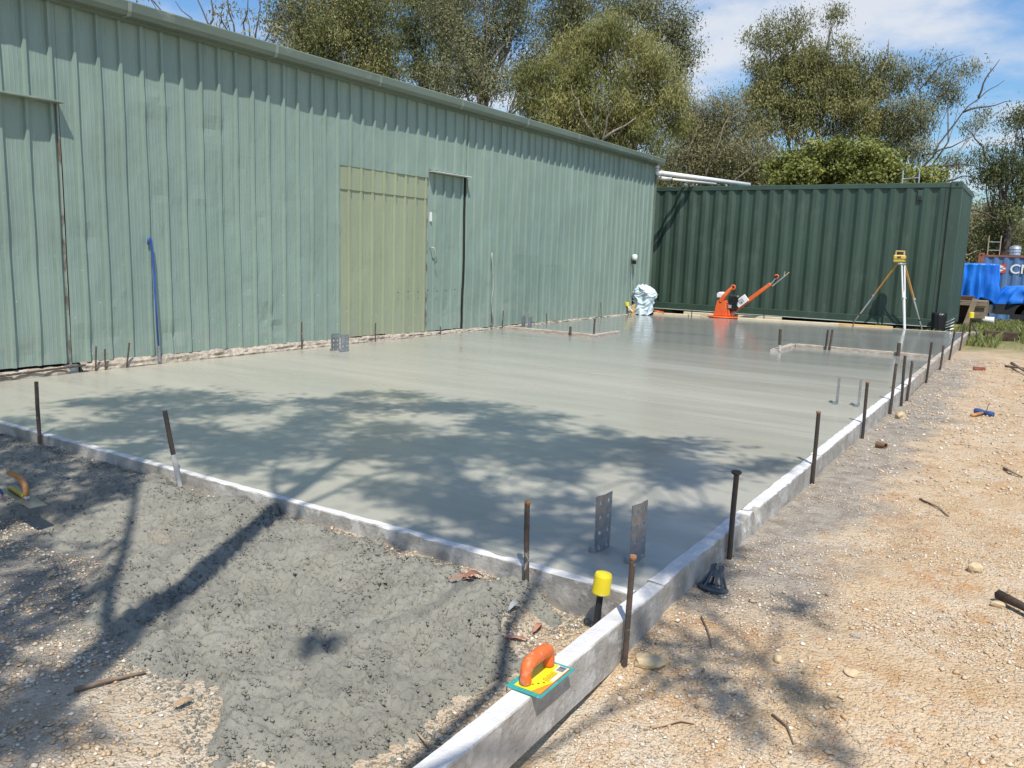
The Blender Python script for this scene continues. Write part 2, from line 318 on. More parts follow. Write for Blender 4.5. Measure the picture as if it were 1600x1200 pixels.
# ------------------------------------------------------------------ mesh tools
def tot(o):
    v = Vector((0, 0, 0))
    while o is not None: v += o.location; o = o.parent
    return v
class MB:
    def __init__(s): s.v = []; s.f = []; s.mi = []
    def add(s, vs, fs, mi=0):
        b = len(s.v); s.v += [tuple(x) for x in vs]; s.f += [tuple(b + i for i in f) for f in fs]; s.mi += [mi] * len(fs)
    def box(s, a, b, mi=0, T=None):
        x0, y0, z0 = a; x1, y1, z1 = b
        vs = [(x0, y0, z0), (x1, y0, z0), (x1, y1, z0), (x0, y1, z0), (x0, y0, z1), (x1, y0, z1), (x1, y1, z1), (x0, y1, z1)]
        if T is not None: vs = [T @ Vector(v) for v in vs]
        s.add(vs, [(0, 3, 2, 1), (4, 5, 6, 7), (0, 1, 5, 4), (1, 2, 6, 5), (2, 3, 7, 6), (3, 0, 4, 7)], mi); return s
    def tube(s, pts, r, n=8, cap=True, mi=0):
        P = [Vector(p) for p in pts]; rs = r if isinstance(r, (list, tuple)) else [r] * len(P); b = len(s.v); up = None
        for i, p in enumerate(P):
            d = (P[min(i + 1, len(P) - 1)] - P[max(i - 1, 0)])
            d = d.normalized() if d.length > 1e-9 else Vector((0, 0, 1))
            if up is None: up = d.orthogonal().normalized()
            up = (up - d * up.dot(d)); up = up.normalized() if up.length > 1e-6 else d.orthogonal().normalized()
            w = d.cross(up)
            for k in range(n):
                a = 2 * math.pi * k / n; s.v.append(tuple(p + (up * math.cos(a) + w * math.sin(a)) * rs[i]))
        for i in range(len(P) - 1):
            for k in range(n):
                k2 = (k + 1) % n; s.f.append((b + i * n + k, b + i * n + k2, b + (i + 1) * n + k2, b + (i + 1) * n + k)); s.mi.append(mi)
        if cap:
            s.f.append(tuple(b + k for k in reversed(range(n)))); s.mi.append(mi)
            e = b + (len(P) - 1) * n; s.f.append(tuple(e + k for k in range(n))); s.mi.append(mi)
        return s
    def lathe(s, prof, n=20, c=(0, 0, 0), mi=0):
        b = len(s.v)
        for r, z in prof:
            for k in range(n):
                a = 2 * math.pi * k / n; s.v.append((c[0] + r * math.cos(a), c[1] + r * math.sin(a), c[2] + z))
        for i in range(len(prof) - 1):
            for k in range(n):
                k2 = (k + 1) % n; s.f.append((b + i * n + k, b + i * n + k2, b + (i + 1) * n + k2, b + (i + 1) * n + k)); s.mi.append(mi)
        s.f.append(tuple(b + k for k in reversed(range(n)))); s.mi.append(mi)
        e = b + (len(prof) - 1) * n; s.f.append(tuple(e + k for k in range(n))); s.mi.append(mi); return s
    def prism(s, poly, h0, h1, fn, mi=0):
        """poly of (a,b), extruded h0..h1; fn(a,b,h) -> xyz"""
        n = len(poly); vs = [fn(a, b, h0) for a, b in poly] + [fn(a, b, h1) for a, b in poly]
        s.add(vs, [tuple(reversed(range(n))), tuple(range(n, 2 * n))] + [(i, (i + 1) % n, n + (i + 1) % n, n + i) for i in range(n)], mi); return s
    def grid(s, V, mi=0):
        nu, nv = V.shape[:2]; b = len(s.v); s.v += [tuple(x) for x in V.reshape(-1, 3)]
        for i in range(nu - 1):
            for j in range(nv - 1):
                s.f.append((b + i * nv + j, b + (i + 1) * nv + j, b + (i + 1) * nv + j + 1, b + i * nv + j + 1)); s.mi.append(mi)
        return s
    def build(s, name, mats, parent=None, smooth=False, bevel=0, world=False, loc=None, fixn=True):
        mats = mats if isinstance(mats, (list, tuple)) else [mats]
        off = tot(parent) if (world and parent is not None) else Vector((0, 0, 0))
        if loc is not None: off = off + Vector(loc)
        me = bpy.data.meshes.new(name); me.from_pydata([(x - off.x, y - off.y, z - off.z) for x, y, z in s.v], [], s.f)
        for m in mats: me.materials.append(M[m] if isinstance(m, str) else m)
        me.polygons.foreach_set('material_index', s.mi)
        if bevel or fixn:
            bm = bmesh.new(); bm.from_mesh(me)
            if fixn: bmesh.ops.recalc_face_normals(bm, faces=bm.faces)
            if bevel:
                es = [e for e in bm.edges if len(e.link_faces) == 2 and e.calc_face_angle(0) > .7]
                bmesh.ops.bevel(bm, geom=es, offset=bevel, segments=1, affect='EDGES', clamp_overlap=True)
            bm.to_mesh(me); bm.free()
        if smooth: me.polygons.foreach_set('use_smooth', [True] * len(me.polygons))
        o = bpy.data.objects.new(name, me); COL.objects.link(o)
        if parent is not None: o.parent = parent
        if loc is not None: o.location = loc
        return o
def tag(o, label=None, cat=None, group=None, kind=None):
    if label: o['label'] = label
    if cat: o['category'] = cat
    if group: o['group'] = group
    if kind: o['kind'] = kind
    return o
def thing(name, label, cat, loc=(0, 0, 0), group=None, rot=(0, 0, 0)):
    o = bpy.data.objects.new(name, None); COL.objects.link(o); o.location = loc; o.rotation_euler = rot; o.empty_display_size = .1
    return tag(o, label, cat, group)
def np_mesh(name, V, F, mat, parent=None, tone=None, smooth=False, off=(0, 0, 0)):
    V = np.asarray(V, np.float32) - np.asarray(off, np.float32); F = np.asarray(F, np.int32); k = F.shape[1]
    me = bpy.data.meshes.new(name); me.vertices.add(len(V)); me.vertices.foreach_set('co', V.ravel())
    me.loops.add(F.size); me.loops.foreach_set('vertex_index', F.ravel())
    me.polygons.add(len(F)); me.polygons.foreach_set('loop_start', np.arange(0, F.size, k, dtype=np.int32))
    if tone is not None:
        a = me.attributes.new('tone', 'FLOAT', 'FACE'); a.data.foreach_set('value', np.asarray(tone, np.float32))
    me.materials.append(M[mat] if isinstance(mat, str) else mat); me.update(calc_edges=True); me.validate()
    if smooth: me.polygons.foreach_set('use_smooth', [True] * len(F))
    o = bpy.data.objects.new(name, me); COL.objects.link(o)
    if parent is not None: o.parent = parent
    return o
def dup(root, loc, rot=None, label=None):
    r = root.copy(); COL.objects.link(r); r.location = loc
    if rot is not None: r.rotation_euler = rot
    if label: r['label'] = label
    for ch in list(root.children):
        c = ch.copy(); COL.objects.link(c); c.parent = r
        for g_ in ch.children:
            d = g_.copy(); COL.objects.link(d); d.parent = c
    return r

# ------------------------------------------------------------------ ground
def gz(x, y):
    x = np.asarray(x, float); y = np.asarray(y, float)
    z = -.145 + (fbm(x * .8, y * .8, 3) - .5) * .05 + (fbm(x * 6, y * 6, 9, 3) - .5) * .022
    z = z + .048 * sst(-1.6, -1.0, x) * sst(2.0, 2.6, y) * sst(9.5, 5.5, y)                       # yard built up to the right-hand boards
    z = z + .080 * sst(-1.28, -1.5, x) * sst(1.75, 2.38, y) * sst(4, 2.6, y)                      # and to the near-side boards
    z = z - .060 * sst(2.35, 1.3, y) * sst(-1.9, -1.2, x) - .02 * sst(2.2, .6, y)
    z = z + .04 * sst(15.5, 17.5, y) + .03 * sst(-1.25, -.3, x) * sst(12, 16, y)
    z = z - 1.0 * sst(22.5, 30, y)
    return z
def lines(segs):
    out = [segs[0][0]]
    for a, b, st in segs:
        n = max(1, int(round((b - a) / st))); out += list(a + (b - a) * (np.arange(n) + 1) / n)
    return np.array(out)
gx = lines([(-220, -40, 20), (-40, -10, 3), (-10, -5.5, .5), (-5.5, 2.2, .03), (2.2, 5, .4), (5, 40, 3), (40, 220, 20)])
gy = lines([(-120, -20, 20), (-20, .4, 1.5), (.4, 8, .03), (8, 12, .08), (12, 20, .2), (20, 40, 1), (40, 100, 6), (100, 400, 50)])
GX, GY = np.meshgrid(gx, gy, indexing='ij'); GZ = gz(GX, GY)
idx = np.arange(GX.size).reshape(GX.shape)
F = np.stack([idx[:-1, :-1], idx[1:, :-1], idx[1:, 1:], idx[:-1, 1:]], -1).reshape(-1, 4)
tag(np_mesh('ground', np.stack([GX, GY, GZ], -1).reshape(-1, 3), F, 'ground', smooth=True), 'sandy gravel yard ground', kind='structure')

# ------------------------------------------------------------------ slab
SL = [(-6.815, 15.40), (-6.0, 15.56), (-1.04, 16.43)]
def slab_far(x): return 15.40 + (x + 6.815) * (16.43 - 15.40) / (6.815 - 1.04)
mb = MB(); nu = 60
xs = np.linspace(-8.6, -1.041, nu)
V = np.zeros((nu, 2, 3))
poly = [(-8.6, 2.471), (-1.041, 2.471), (-1.041, 16.43), (-6.80, 15.40), (-6.80, 3.2), (-8.6, 3.2)]
mb.prism(poly, -.14, 0, lambda a, b, h: (a, b, h))
tag(mb.build('concrete_slab', 'slab'), 'freshly poured wet grey concrete slab', kind='structure')

# ------------------------------------------------------------------ shed
XW = -6.86; TOPZ = 3.06
shed = thing('shed', 'long pale green ribbed steel shed beside the wet slab', 'shed', (XW, 8, -.15))
RIB0 = 3.345
dents = [(4.0, 1.15, .12, .010), (5.28, 2.2, .13, .016), (4.66, 2.35, .15, -.02), (4.75, .26, .12, .022), (5.9, .35, .14, .02), (6.05, .25, .10, .015), (5.6, 1.9, .08, .008), (5.1, 1.55, .07, -.008), (5.45, 1.35, .1, .008),
         (6.4, 1.0, .1, .008), (4.2, .3, .12, .012), (3.5, .15, .15, .014), (6.2, 1.6, .12, .007), (10.05, .6, .1, .012), (10.5, .35, .1, .012), (9.3, .3, .12, .010), (9.0, .25, .12, .010), (3.95, .25, .12, .012)]
dents += [(random.uniform(3, 15.8), random.uniform(.1, 1.7), random.choice((.035, .05, .07, .16, .22)), random.uniform(-.006, .010)) for _ in range(70)]
def sheet(name, y0, y1, z0, z1, mat='wall', x=XW, parent=None, phase=RIB0, label=None, ribs=True, dent=1, nz=46):
    ys = {round(y0, 4), round(y1, 4)}; hd = {}
    k0 = int(math.floor((y0 - phase) / .2)) - 1; k1 = int(math.ceil((y1 - phase) / .2)) + 1
    for k in range(k0, k1):
        yr = phase + .2 * k
        for dy, h in ((-.019, 0), (-.011, .026), (.011, .026), (.019, 0), (.045, 0), (.052, .0013), (.059, 0), (.079, 0), (.086, .0013), (.093, 0), (.1115, 0), (.1185, .0013), (.1255, 0), (.145, 0), (.152, .0013), (.159, 0)):
            yy = round(yr + dy, 4)
            if y0 < yy < y1: ys.add(yy); hd[yy] = h
    ys = np.array(sorted(ys)); h = np.array([hd.get(y, 0) for y in ys]); zs = np.linspace(z0, z1, nz)
    YY, ZZ = np.meshgrid(ys, zs, indexing='ij'); XX = x + h[:, None] + 0 * ZZ
    if dent:
        d = (fbm(YY * 2.6, ZZ * 1.3, 5, 4) - .5) * .030; dn = .35 + 1.3 * fbm(YY * 9, ZZ * 9, 6, 3)
        for dy, dz, r, a in dents: d -= .8 * dn * a * np.exp(-((YY - dy) ** 2 + ((ZZ - dz) * 1.3) ** 2) / r ** 2)
        XX = XX + np.clip(d * dent, -.04, .04)
    m = MB(); m.grid(np.stack([XX, YY, ZZ], -1))
    n = len(m.v)
    # folded lip at each side and at the foot gives the sheet its thickness
    o = m.build(name, mat, parent or shed, world=True, fixn=False)
    md = o.modifiers.new('thick', 'SOLIDIFY'); md.thickness = .0016; md.offset = -1
    if label: o['label'] = label
    return o
for y0, y1, z0, z1 in [(-2.2, -1.0, .06, TOPZ), (-1, 0, .06, TOPZ), (0, 1.0, .06, TOPZ), (1.0, 1.6, .06, TOPZ), (1.6, 2.3, 2.215, TOPZ), (2.3, 3.06, 2.215, TOPZ), (3.06, 3.804, 2.215, TOPZ)]:
    sheet('wall_sheet', y0, y1, z0, z1)
sheet('wall_sheet', 3.806, 4.60, .075, TOPZ); sheet('wall_sheet', 4.602, 5.40, .075, TOPZ); sheet('wall_sheet', 5.402, 6.20, .07, TOPZ); sheet('wall_sheet', 6.202, 6.97, .065, TOPZ)
sheet('wall_sheet', 6.972, 7.77, 2.05, TOPZ); sheet('wall_sheet', 7.772, 8.585, 2.05, TOPZ); sheet('wall_sheet', 8.587, 9.425, 2.16, TOPZ)
yy = 9.43
while yy < 15.9:
    y2 = min(yy + .8, 15.95); z0 = .03 - .03 * (yy - 9.4) / 6.5
    sheet('wall_sheet', yy + .002, y2, z0, TOPZ, phase=9.43); yy = y2
# replaced olive sheets
sheet('wall_sheet', 6.975, 7.80, 1.785, 2.075, 'wall_patch', XW - .010, label='short olive-green sheet above the newer bay', dent=.3)
sheet('wall_sheet', 7.80, 8.58, 1.785, 2.07, 'wall_patch', XW - .010, label='short olive-green sheet beside the door hood', dent=.3)
sheet('wall_sheet', 6.975, 7.80, .07, 1.80, 'wall_patch', XW - .020, label='olive-green replacement wall sheet', dent=.35)
sheet('wall_sheet', 7.80, 8.58, .05, 1.80, 'wall_patch', XW - .020, label='olive-green replacement wall sheet beside the door', dent=.35)
sheet('patch_sheet', 10.72, 11.47, .03, 1.10, 'wall_cutout', XW + .006, phase=9.43, dent=1.2)
sheet('patch_sheet', 11.50, 12.30, .02, .955, 'wall_cutout', XW + .006, phase=9.43, dent=1.2)
MB().box((XW - .115, 6.955, .06), (XW - .085, 8.57, 2.06)).build('backing', 'gap', shed, world=True)
scr = MB().tube([(0, 0, 0), (.006, 0, 0)], .008, 8).build('screw', 'steel_dark', shed, loc=(-.019, 7.085 - 8, 1.09 + .15))
for zz_ in (1.09, 1.83, .22):
    for k in range(8):
        if k == 0 and zz_ == 1.09: continue
        c_ = scr.copy(); COL.objects.link(c_); c_.location = ((-.019 if zz_ < 1.8 else -.009), 7.085 + .2 * k - 8, zz_ + .15 + random.uniform(-.01, .01))
# sliding door at the near end
door = MB().box((XW - .117, 1.6, .05), (XW - .085, 3.79, 2.20)).build('door', 'gap', shed, world=True); door['label'] = 'wide ribbed shed door with hood'
sheet('door_skin', 1.6, 3.785, .075, 2.19, x=XW - .022, parent=door)
MB().box((XW - .03, 3.787, .02), (XW - .001, 3.800, 2.19)).build('door_edge', 'edge_mix', door, world=True)
MB().box((XW - .02, 1.6, 2.19), (XW + .095, 3.80, 2.206)).build('hood', 'gutter_joint', door, world=True, bevel=.003)
MB().box((XW - .02, 3.74, -.03), (XW + .03, 3.84, .065)).build('jamb_foot', 'galv', door, world=True)
# personnel door
door2 = MB().box((XW - .117, 8.60, .0), (XW - .085, 9.415, 2.13)).build('door', 'gap', shed, world=True); door2['label'] = 'narrow ribbed shed door with hood and pull handle'
sheet('door_skin', 8.605, 9.40, .05, 2.12, x=XW - .016, parent=door2, phase=8.745)
MB().box((XW - .02, 8.575, 2.128), (XW + .095, 9.43, 2.142)).build('hood', 'flash', door2, world=True, bevel=.003)
MB().box((XW - .02, 8.590, .02), (XW - .002, 8.602, 2.128)).build('door_edge', 'edge_mix', door2, world=True)
MB().box((XW - .02, 9.404, .02), (XW + .004, 9.412, 2.128)).build('door_edge', 'gap', door2, world=True)
MB().tube([(XW - .01, 8.66, 1.16), (XW + .05, 8.66, 1.16), (XW + .06, 8.67, 1.14), (XW + .05, 8.74, .97), (XW - .01, 8.75, .95)], .008).build('handle', 'white_splat', door2, world=True, smooth=True)
MB().box((XW - .012, 8.64, 1.5), (XW + .012, 8.665, 1.62)).build('latch', 'print_w', door2, world=True)
# gutter
GXc = -6.70
gp = [(-6.80, 2.985), (-6.710, 2.985), (-6.685, 3.02), (-6.677, 3.09), (-6.685, 3.10), (-6.700, 3.095), (-6.695, 3.03), (-6.715, 3.0), (-6.80, 3.0)]
gut = MB().prism(gp, -2.2, 15.99, lambda a, b, h: (a, h, b)).build('gutter', 'gutter', shed, world=True)
for y in (-.9, 1.0, 2.7, 4.33, 5.91, 7.45, 9.05, 10.7, 12.3, 13.9, 15.3):
    gj = [(-6.80, 2.981), (-6.708, 2.981), (-6.681, 3.018), (-6.673, 3.092), (-6.678, 3.092), (-6.687, 3.02), (-6.711, 2.984), (-6.80, 2.984)]
    MB().prism(gj, y, y + .035, lambda a, b, h: (a, h, b)).build('gutter_joint', 'gutter_joint', gut, world=True)
MB().box((-6.855, -2.2, 2.96), (-6.795, 15.95, 3.075)).build('fascia', 'gutter', shed, world=True)
m = MB()
zs = []
for k in range(0, 182):
    y = -2.15 + k * .1
    zs.append((y, .018 if k % 2 else 0))
m.grid(np.array([[(-6.765, y, 3.085 + h), (-13.0, y, 3.70 + h)] for y, h in zs])); m.grid(np.array([[(-13.0, y, 3.70 + h), (-19.2, y, 3.085 + h)] for y, h in zs]))
rf = m.build('roof', 'roof', shed, world=True); rf.modifiers.new('t', 'SOLIDIFY').thickness = .012
MB().box((-19.1, -2.15, -.1), (XW - .12, 15.9, 3.05)).build('wall', 'wall', shed, world=True)
MB().box((XW - .03, 15.93, 0), (XW + .03, 15.975, 3.02)).build('corner_flashing', 'gutter', shed, world=True)
# rough concrete footing under the sheets
def footing(y0, y1, zt0, zt1):
    ny = int((y1 - y0) / .022); tt = np.linspace(0, 1, 9); ys = np.linspace(y0, y1, ny)
    prof = np.array([(-6.79, -.10), (-6.79, -.01), (-6.785, .01), (-6.80, .03), (-6.80, .05), (-6.815, .07), (-6.84, .078), (-6.87, .08), (-6.90, .08)])
    YY = np.repeat(ys[:, None], 9, 1); k = (YY - y0) / (y1 - y0); zt = zt0 + (zt1 - zt0) * k
    ZZ = np.where(prof[None, :, 1] > 0, prof[None, :, 1] / .08 * zt, prof[None, :, 1])
    n = fbm(YY * 16, ZZ * 20 + np.arange(9)[None, :] * .6, 21, 4) - .5; n2 = fbm(YY * 4, np.arange(9)[None, :] * .5 + 0 * YY, 22, 3) - .5
    XX = prof[None, :, 0] + n * .035 + n2 * .03; ZZ = ZZ + (n * .02 + n2 * .03) * (prof[None, :, 1] > 0)
    MB().grid(np.stack([XX, YY, ZZ], -1)).build('footing', 'footing', shed, world=True)
footing(3.85, 6.95, .078, .07); footing(6.96, 9.5, .066, .028); footing(9.5, 15.8, .026, .006); footing(1.5, 3.74, .03, .05)
# loose lumps in front of the near door, under a rusty bar
for i, (y, w) in enumerate([(3.62, .12), (3.40, .16), (3.2, .1)]):
    m = MB(); u = np.linspace(0, math.pi, 9); v = np.linspace(0, 2 * math.pi, 15)
    V = np.array([[(-6.80 + .05 * math.sin(a) * math.cos(b), y + w * math.sin(a) * math.sin(b), .005 + .05 * math.cos(a)) for b in v] for a in u]); V += (rng.random(V.shape) - .5) * .006
    m.grid(V); m.build('footing', 'footing', shed, world=True, smooth=True)
# fittings fixed on the wall
wl = MB().lathe([(.0, .0), (.045, .0), (.055, .03), (.055, .09), (.03, .11), (.0, .112)], 14, (XW + .08, 14.98, 1.07)).build('wall_light', 'pvc', shed, world=True, smooth=True)
MB().lathe([(.0, 0), (.035, 0), (.04, .07), (.0, .075)], 12, (XW + .08, 14.98, .99)).build('lens', 'drum_black', wl, world=True)
MB().tube([(XW + .03, 14.98, 1.02), (XW + .03, 15.0, .6), (XW + .03, 15.03, .12)], .008, 6).build('conduit', 'cable', shed, world=True)
MB().tube([(XW + .035, 10.06, 1.12), (XW + .05, 10.04, 1.05), (XW + .035, 10.09, .9), (XW + .045, 10.10, .6), (XW + .03, 10.09, .4), (XW + .04, 10.12, .22), (XW + .03, 10.14, .06)], .009, 6).build('cable', 'cable', shed, world=True, smooth=True)
MB().tube([(-6.80, 15.87, 2.985), (-6.80, 15.87, 2.93), (-6.80, 15.88, 2.86)], .047, 14).build('downpipe', 'pvc', shed, world=True, smooth=True)
MB().tube([(-6.80, 15.872, 2.905), (-6.80, 15.873, 2.895)], .050, 14).build('pipe_clamp', 'black', shed, world=True)

# rainwater pipes running on to the container roof
def rp(name, label, pts, r, extras):
    t = thing(name, label, 'pipe', pts[0]); MB().tube(pts, r, 14).build('pipe', 'pvc', t, world=True, smooth=True)
    for nm, p, rr, mt in extras: MB().tube(p, rr, 14).build(nm, mt, t, world=True, smooth=True)
rp('rainwater_pipe', 'thicker white pipe sloping from shed corner to container roof', [(-6.76, 15.96, 2.83), (-5.65, 18.3, 2.775)], .047,
   [('elbow', [(-6.80, 15.88, 2.86), (-6.80, 15.885, 2.835), (-6.785, 15.92, 2.82), (-6.74, 15.98, 2.828)], .056, 'pvc')])
rp('rainwater_pipe', 'thinner white pipe below the sloping pipe at the shed corner', [(-6.84, 16.1, 2.745), (-6.20, 17.7, 2.75)], .026,
   [('coupling', [(-6.84, 16.1, 2.745), (-6.72, 16.4, 2.746)], .036, 'pvc'), ('elbow', [(-6.90, 16.12, 2.76), (-6.84, 16.10, 2.745)], .038, 'pvc'), ('collar', [(-6.725, 16.39, 2.746), (-6.71, 16.43, 2.746)], .040, 'galv')])
# blue water pipe
t = thing('water_pipe', 'thin bright blue water pipe standing against the shed wall', 'pipe', (-6.80, 4.57, 0))
MB().tube([(-6.79, 4.575, .16), (-6.80, 4.568, .6), (-6.805, 4.56, 1.0), (-6.81, 4.553, 1.13), (-6.812, 4.54, 1.15), (-6.815, 4.525, 1.14), (-6.815, 4.522, 1.09)], .0085, 8).build('pipe', 'pipe_blue', t, world=True, smooth=True)
MB().tube([(-6.79, 4.578, .02), (-6.79, 4.575, .17)], .016, 8).build('socket', 'galv', t, world=True)
# bar lying along the foot of the door
tag(MB().tube([(-6.72, 2.6, .03), (-6.745, 3.2, .045), (-6.76, 3.86, .062)], .009, 6).build('steel_bar', 'steel_rust'), 'rusty bar lying along the foot of the wide shed door', 'bar')

# ------------------------------------------------------------------ container
CX0, CX1, CY0, CY1, CZ0, CZ1 = -7.44, -1.38, 16.87, 19.31, .03, 2.65
ct = thing('shipping_container', 'dark green corrugated shipping container behind the slab', 'container', ((CX0 + CX1) / 2, CY0, CZ0))
def corr(x0, x1, fn, pitch=.278, dep=.036, z0=CZ0 + .15, z1=CZ1 - .11, flip=0):
    pts = []; x = x0; seq = [(.072, 0), (.067, 1), (.072, 1), (.067, 0)]; d = 0; pts.append((x, 0)); i = 0
    while x < x1:
        w, d = seq[i % 4]; x = min(x + w, x1); pts.append((x, d * dep)); i += 1
    m = MB(); nz = 5
    m.grid(np.array([[fn(a, b, z) for z in np.linspace(z0, z1, nz)] for a, b in pts])); return m
sw = corr(CX0 + .16, CX1 - .26, lambda a, b, z: (a, CY0 + .008 + b, z)).build('side_wall', 'container', ct, world=True, fixn=False); sw.modifiers.new('t', 'SOLIDIFY').thickness = .004
MB().box((CX1 - .262, CY0 + .012, CZ0 + .15), (CX1 - .20, CY0 + .05, CZ1 - .11)).build('side_flat', 'container', ct, world=True)
MB().box((CX0 + .1, CY0 + .002, CZ1 - .108), (CX1 - .17, CY0 + .06, CZ1 - .02)).build('top_rail', 'container2', ct, world=True, bevel=.006)
MB().box((CX0 + .1, CY0 + .002, CZ0), (CX1 - .17, CY0 + .07, CZ0 + .148)).build('bottom_rail', 'container', ct, world=True, bevel=.006)
MB().box((CX0 + .1, CY0 - .012, CZ0 + .006), (CX1 - .17, CY0 + .0015, CZ0 + .018)).build('rail_lip', 'flash', ct, world=True)
for x0, x1 in ((CX0, CX0 + .17), (CX1 - .19, CX1)):
    MB().box((x0 + .002, CY0 + .001, CZ0 + .12), (x1 - .002, CY0 + .17, CZ1 - .12)).build('corner_post', 'container', ct, world=True, bevel=.008)
    for z0, z1 in ((CZ0, CZ0 + .118), (CZ1 - .118, CZ1)):
        c = MB().box((x0, CY0 - .004, z0), (x1, CY0 + .165, z1)).build('corner_casting', 'container2', ct, world=True, bevel=.008)
        MB().tube([((x0 + x1) / 2, CY0 - .006, (z0 + z1) / 2), ((x0 + x1) / 2, CY0 + .02, (z0 + z1) / 2)], .028, 10).build('hole', 'gap', c, world=True)
MB().box((CX1 - .206, CY0 - .001, CZ0 + .12), (CX1 - .194, CY0 + .04, CZ1 - .03)).build('seam', 'gap', ct, world=True)
ew = corr(CY0 + .17, CY1 - .17, lambda a, b, z: (CX1 - .006 - b, a, z)).build('end_wall', 'container', ct, world=True, fixn=False); ew.modifiers.new('t', 'SOLIDIFY').thickness = .004
MB().box((CX1 - .06, CY0 + .17, CZ1 - .108), (CX1, CY1 - .17, CZ1 - .01)).build('end_rail', 'container2', ct, world=True, bevel=.006)
MB().box((CX1 - .06, CY0 + .17, CZ0), (CX1, CY1 - .17, CZ0 + .148)).build('end_rail', 'container', ct, world=True, bevel=.006)
MB().box((CX1 - .17, CY1 - .17, CZ0), (CX1, CY1, CZ1)).build('corner_post', 'container', ct, world=True, bevel=.008)
MB().box((CX0, CY1 - .05, CZ0), (CX1 - .17, CY1, CZ1 - .02)).build('rear_wall', 'container', ct, world=True)
MB().box((CX0, CY0 + .17, CZ0), (CX0 + .05, CY1 - .05, CZ1 - .02)).build('end_wall', 'container', ct, world=True)
rfm = MB(); pts = []
x = CX0 + .1; i = 0
while x < CX1 - .1:
    pts.append((x, .012 if (i // 2) % 2 else 0)); x += .10 if i % 2 == 0 else .03; i += 1
rfm.grid(np.array([[(a, y, CZ1 - .025 + b) for y in (CY0 + .04, CY1 - .04)] for a, b in pts])); rfm.build('roof', 'container2', ct, world=True).modifiers.new('t', 'SOLIDIFY').thickness = .004
MB().box((CX0 + .1, CY0 + .1, CZ0 + .02), (CX1 - .1, CY1 - .1, CZ0 + .1)).build('floor', 'gap', ct, world=True)
vt = MB().box((CX1 - .72, CY0 + .004, 2.32), (CX1 - .63, CY0 + .05, 2.50)).build('vent', 'container2', ct, world=True, bevel=.006)
MB().box((CX1 - .705, CY0 - .004, 2.345), (CX1 - .645, CY0 + .0035, 2.40)).build('vent_slot', 'gap', vt, world=True)
for x, lb_ in ((-6.9, 'leftmost dark bearer under the green container, by the shed'), (-4.6, 'middle dark bearer under the green container, behind the orange machine'), (-2.0, 'rightmost dark bearer under the green container, behind the tripod')):
    tag(MB().box((x, CY0 + .05, -.14), (x + .2, CY1, CZ0)).build('timber_bearer', 'wood_dark', bevel=.005), lb_, 'timber', 'bearers under the green container')
# small metal frame standing up on the container roof
t = thing('ladder_end', 'small pale ladder end poking above the green container roof', 'ladder', (-2.45, 18.5, 2.63))
for x in (-2.60, -2.30): MB().tube([(x, 18.5, 2.63), (x - .01, 18.5, 3.03)], .014, 6).build('rail', 'alu', t, world=True)
MB().tube([(-2.60, 18.5, 2.86), (-2.30, 18.5, 2.88)], .012, 6).build('rung', 'alu', t, world=True)

# ------------------------------------------------------------------ formwork
def board(label, a, b, y0, y1, z0, z1, along='y', mat='board', amp=.004, chips=(), seed=0, warp=.006):
    """a,b: span along its length; y0,y1: span across; rough edged cement-splashed board"""
    L = b - a; n = max(8, int(L / .035)); ss = np.linspace(a, b, n)
    sec = [(y0, z0), (y0, (z0 + z1) / 2), (y0, z1 - .004), (y0 + .003, z1), ((y0 + y1) / 2, z1), (y1 - .003, z1), (y1, z1 - .004), (y1, (z0 + z1) / 2), (y1, z0)]
    m = MB(); V = np.zeros((n, len(sec) + 1, 3))
    off = (fbm(ss * .7, ss * 0 + seed, 31, 2) - .5) * warp * 2
    for j, (u, z) in enumerate(sec + [sec[0]]):
        jj = j % len(sec)
        du = (fbm(ss * 22, ss * 0 + jj * 3.1 + seed, 41, 4) - .5) * amp + off; dz = (fbm(ss * 18, ss * 0 + jj * 2.3 + seed, 43, 4) - .5) * amp * (1.6 if z > z0 + .05 else .8)
        for cp, w, dd in chips:
            if jj in (5, 6): dz -= dd * np.exp(-((ss - cp) / w) ** 2); du -= dd * .6 * np.exp(-((ss - cp) / w) ** 2) * np.sign(u - (y0 + y1) / 2)
        if along == 'y': V[:, j] = np.stack([u + du, ss, z + dz], 1)
        else: V[:, j] = np.stack([ss, u + du, z + dz], 1)
    m.grid(V)
    k = len(sec) + 1
    m.f.append(tuple(range(k - 1))); m.mi.append(0); e = (n - 1) * k; m.f.append(tuple(e + i for i in range(k - 1))); m.mi.append(0)
    c = ((a + b) / 2 if along == 'x' else (y0 + y1) / 2, (a + b) / 2 if along == 'y' else (y0 + y1) / 2, z0)
    o = m.build('formwork_board', mat, loc=c, fixn=True); tag(o, label, 'board', 'formwork boards round the slab'); return o
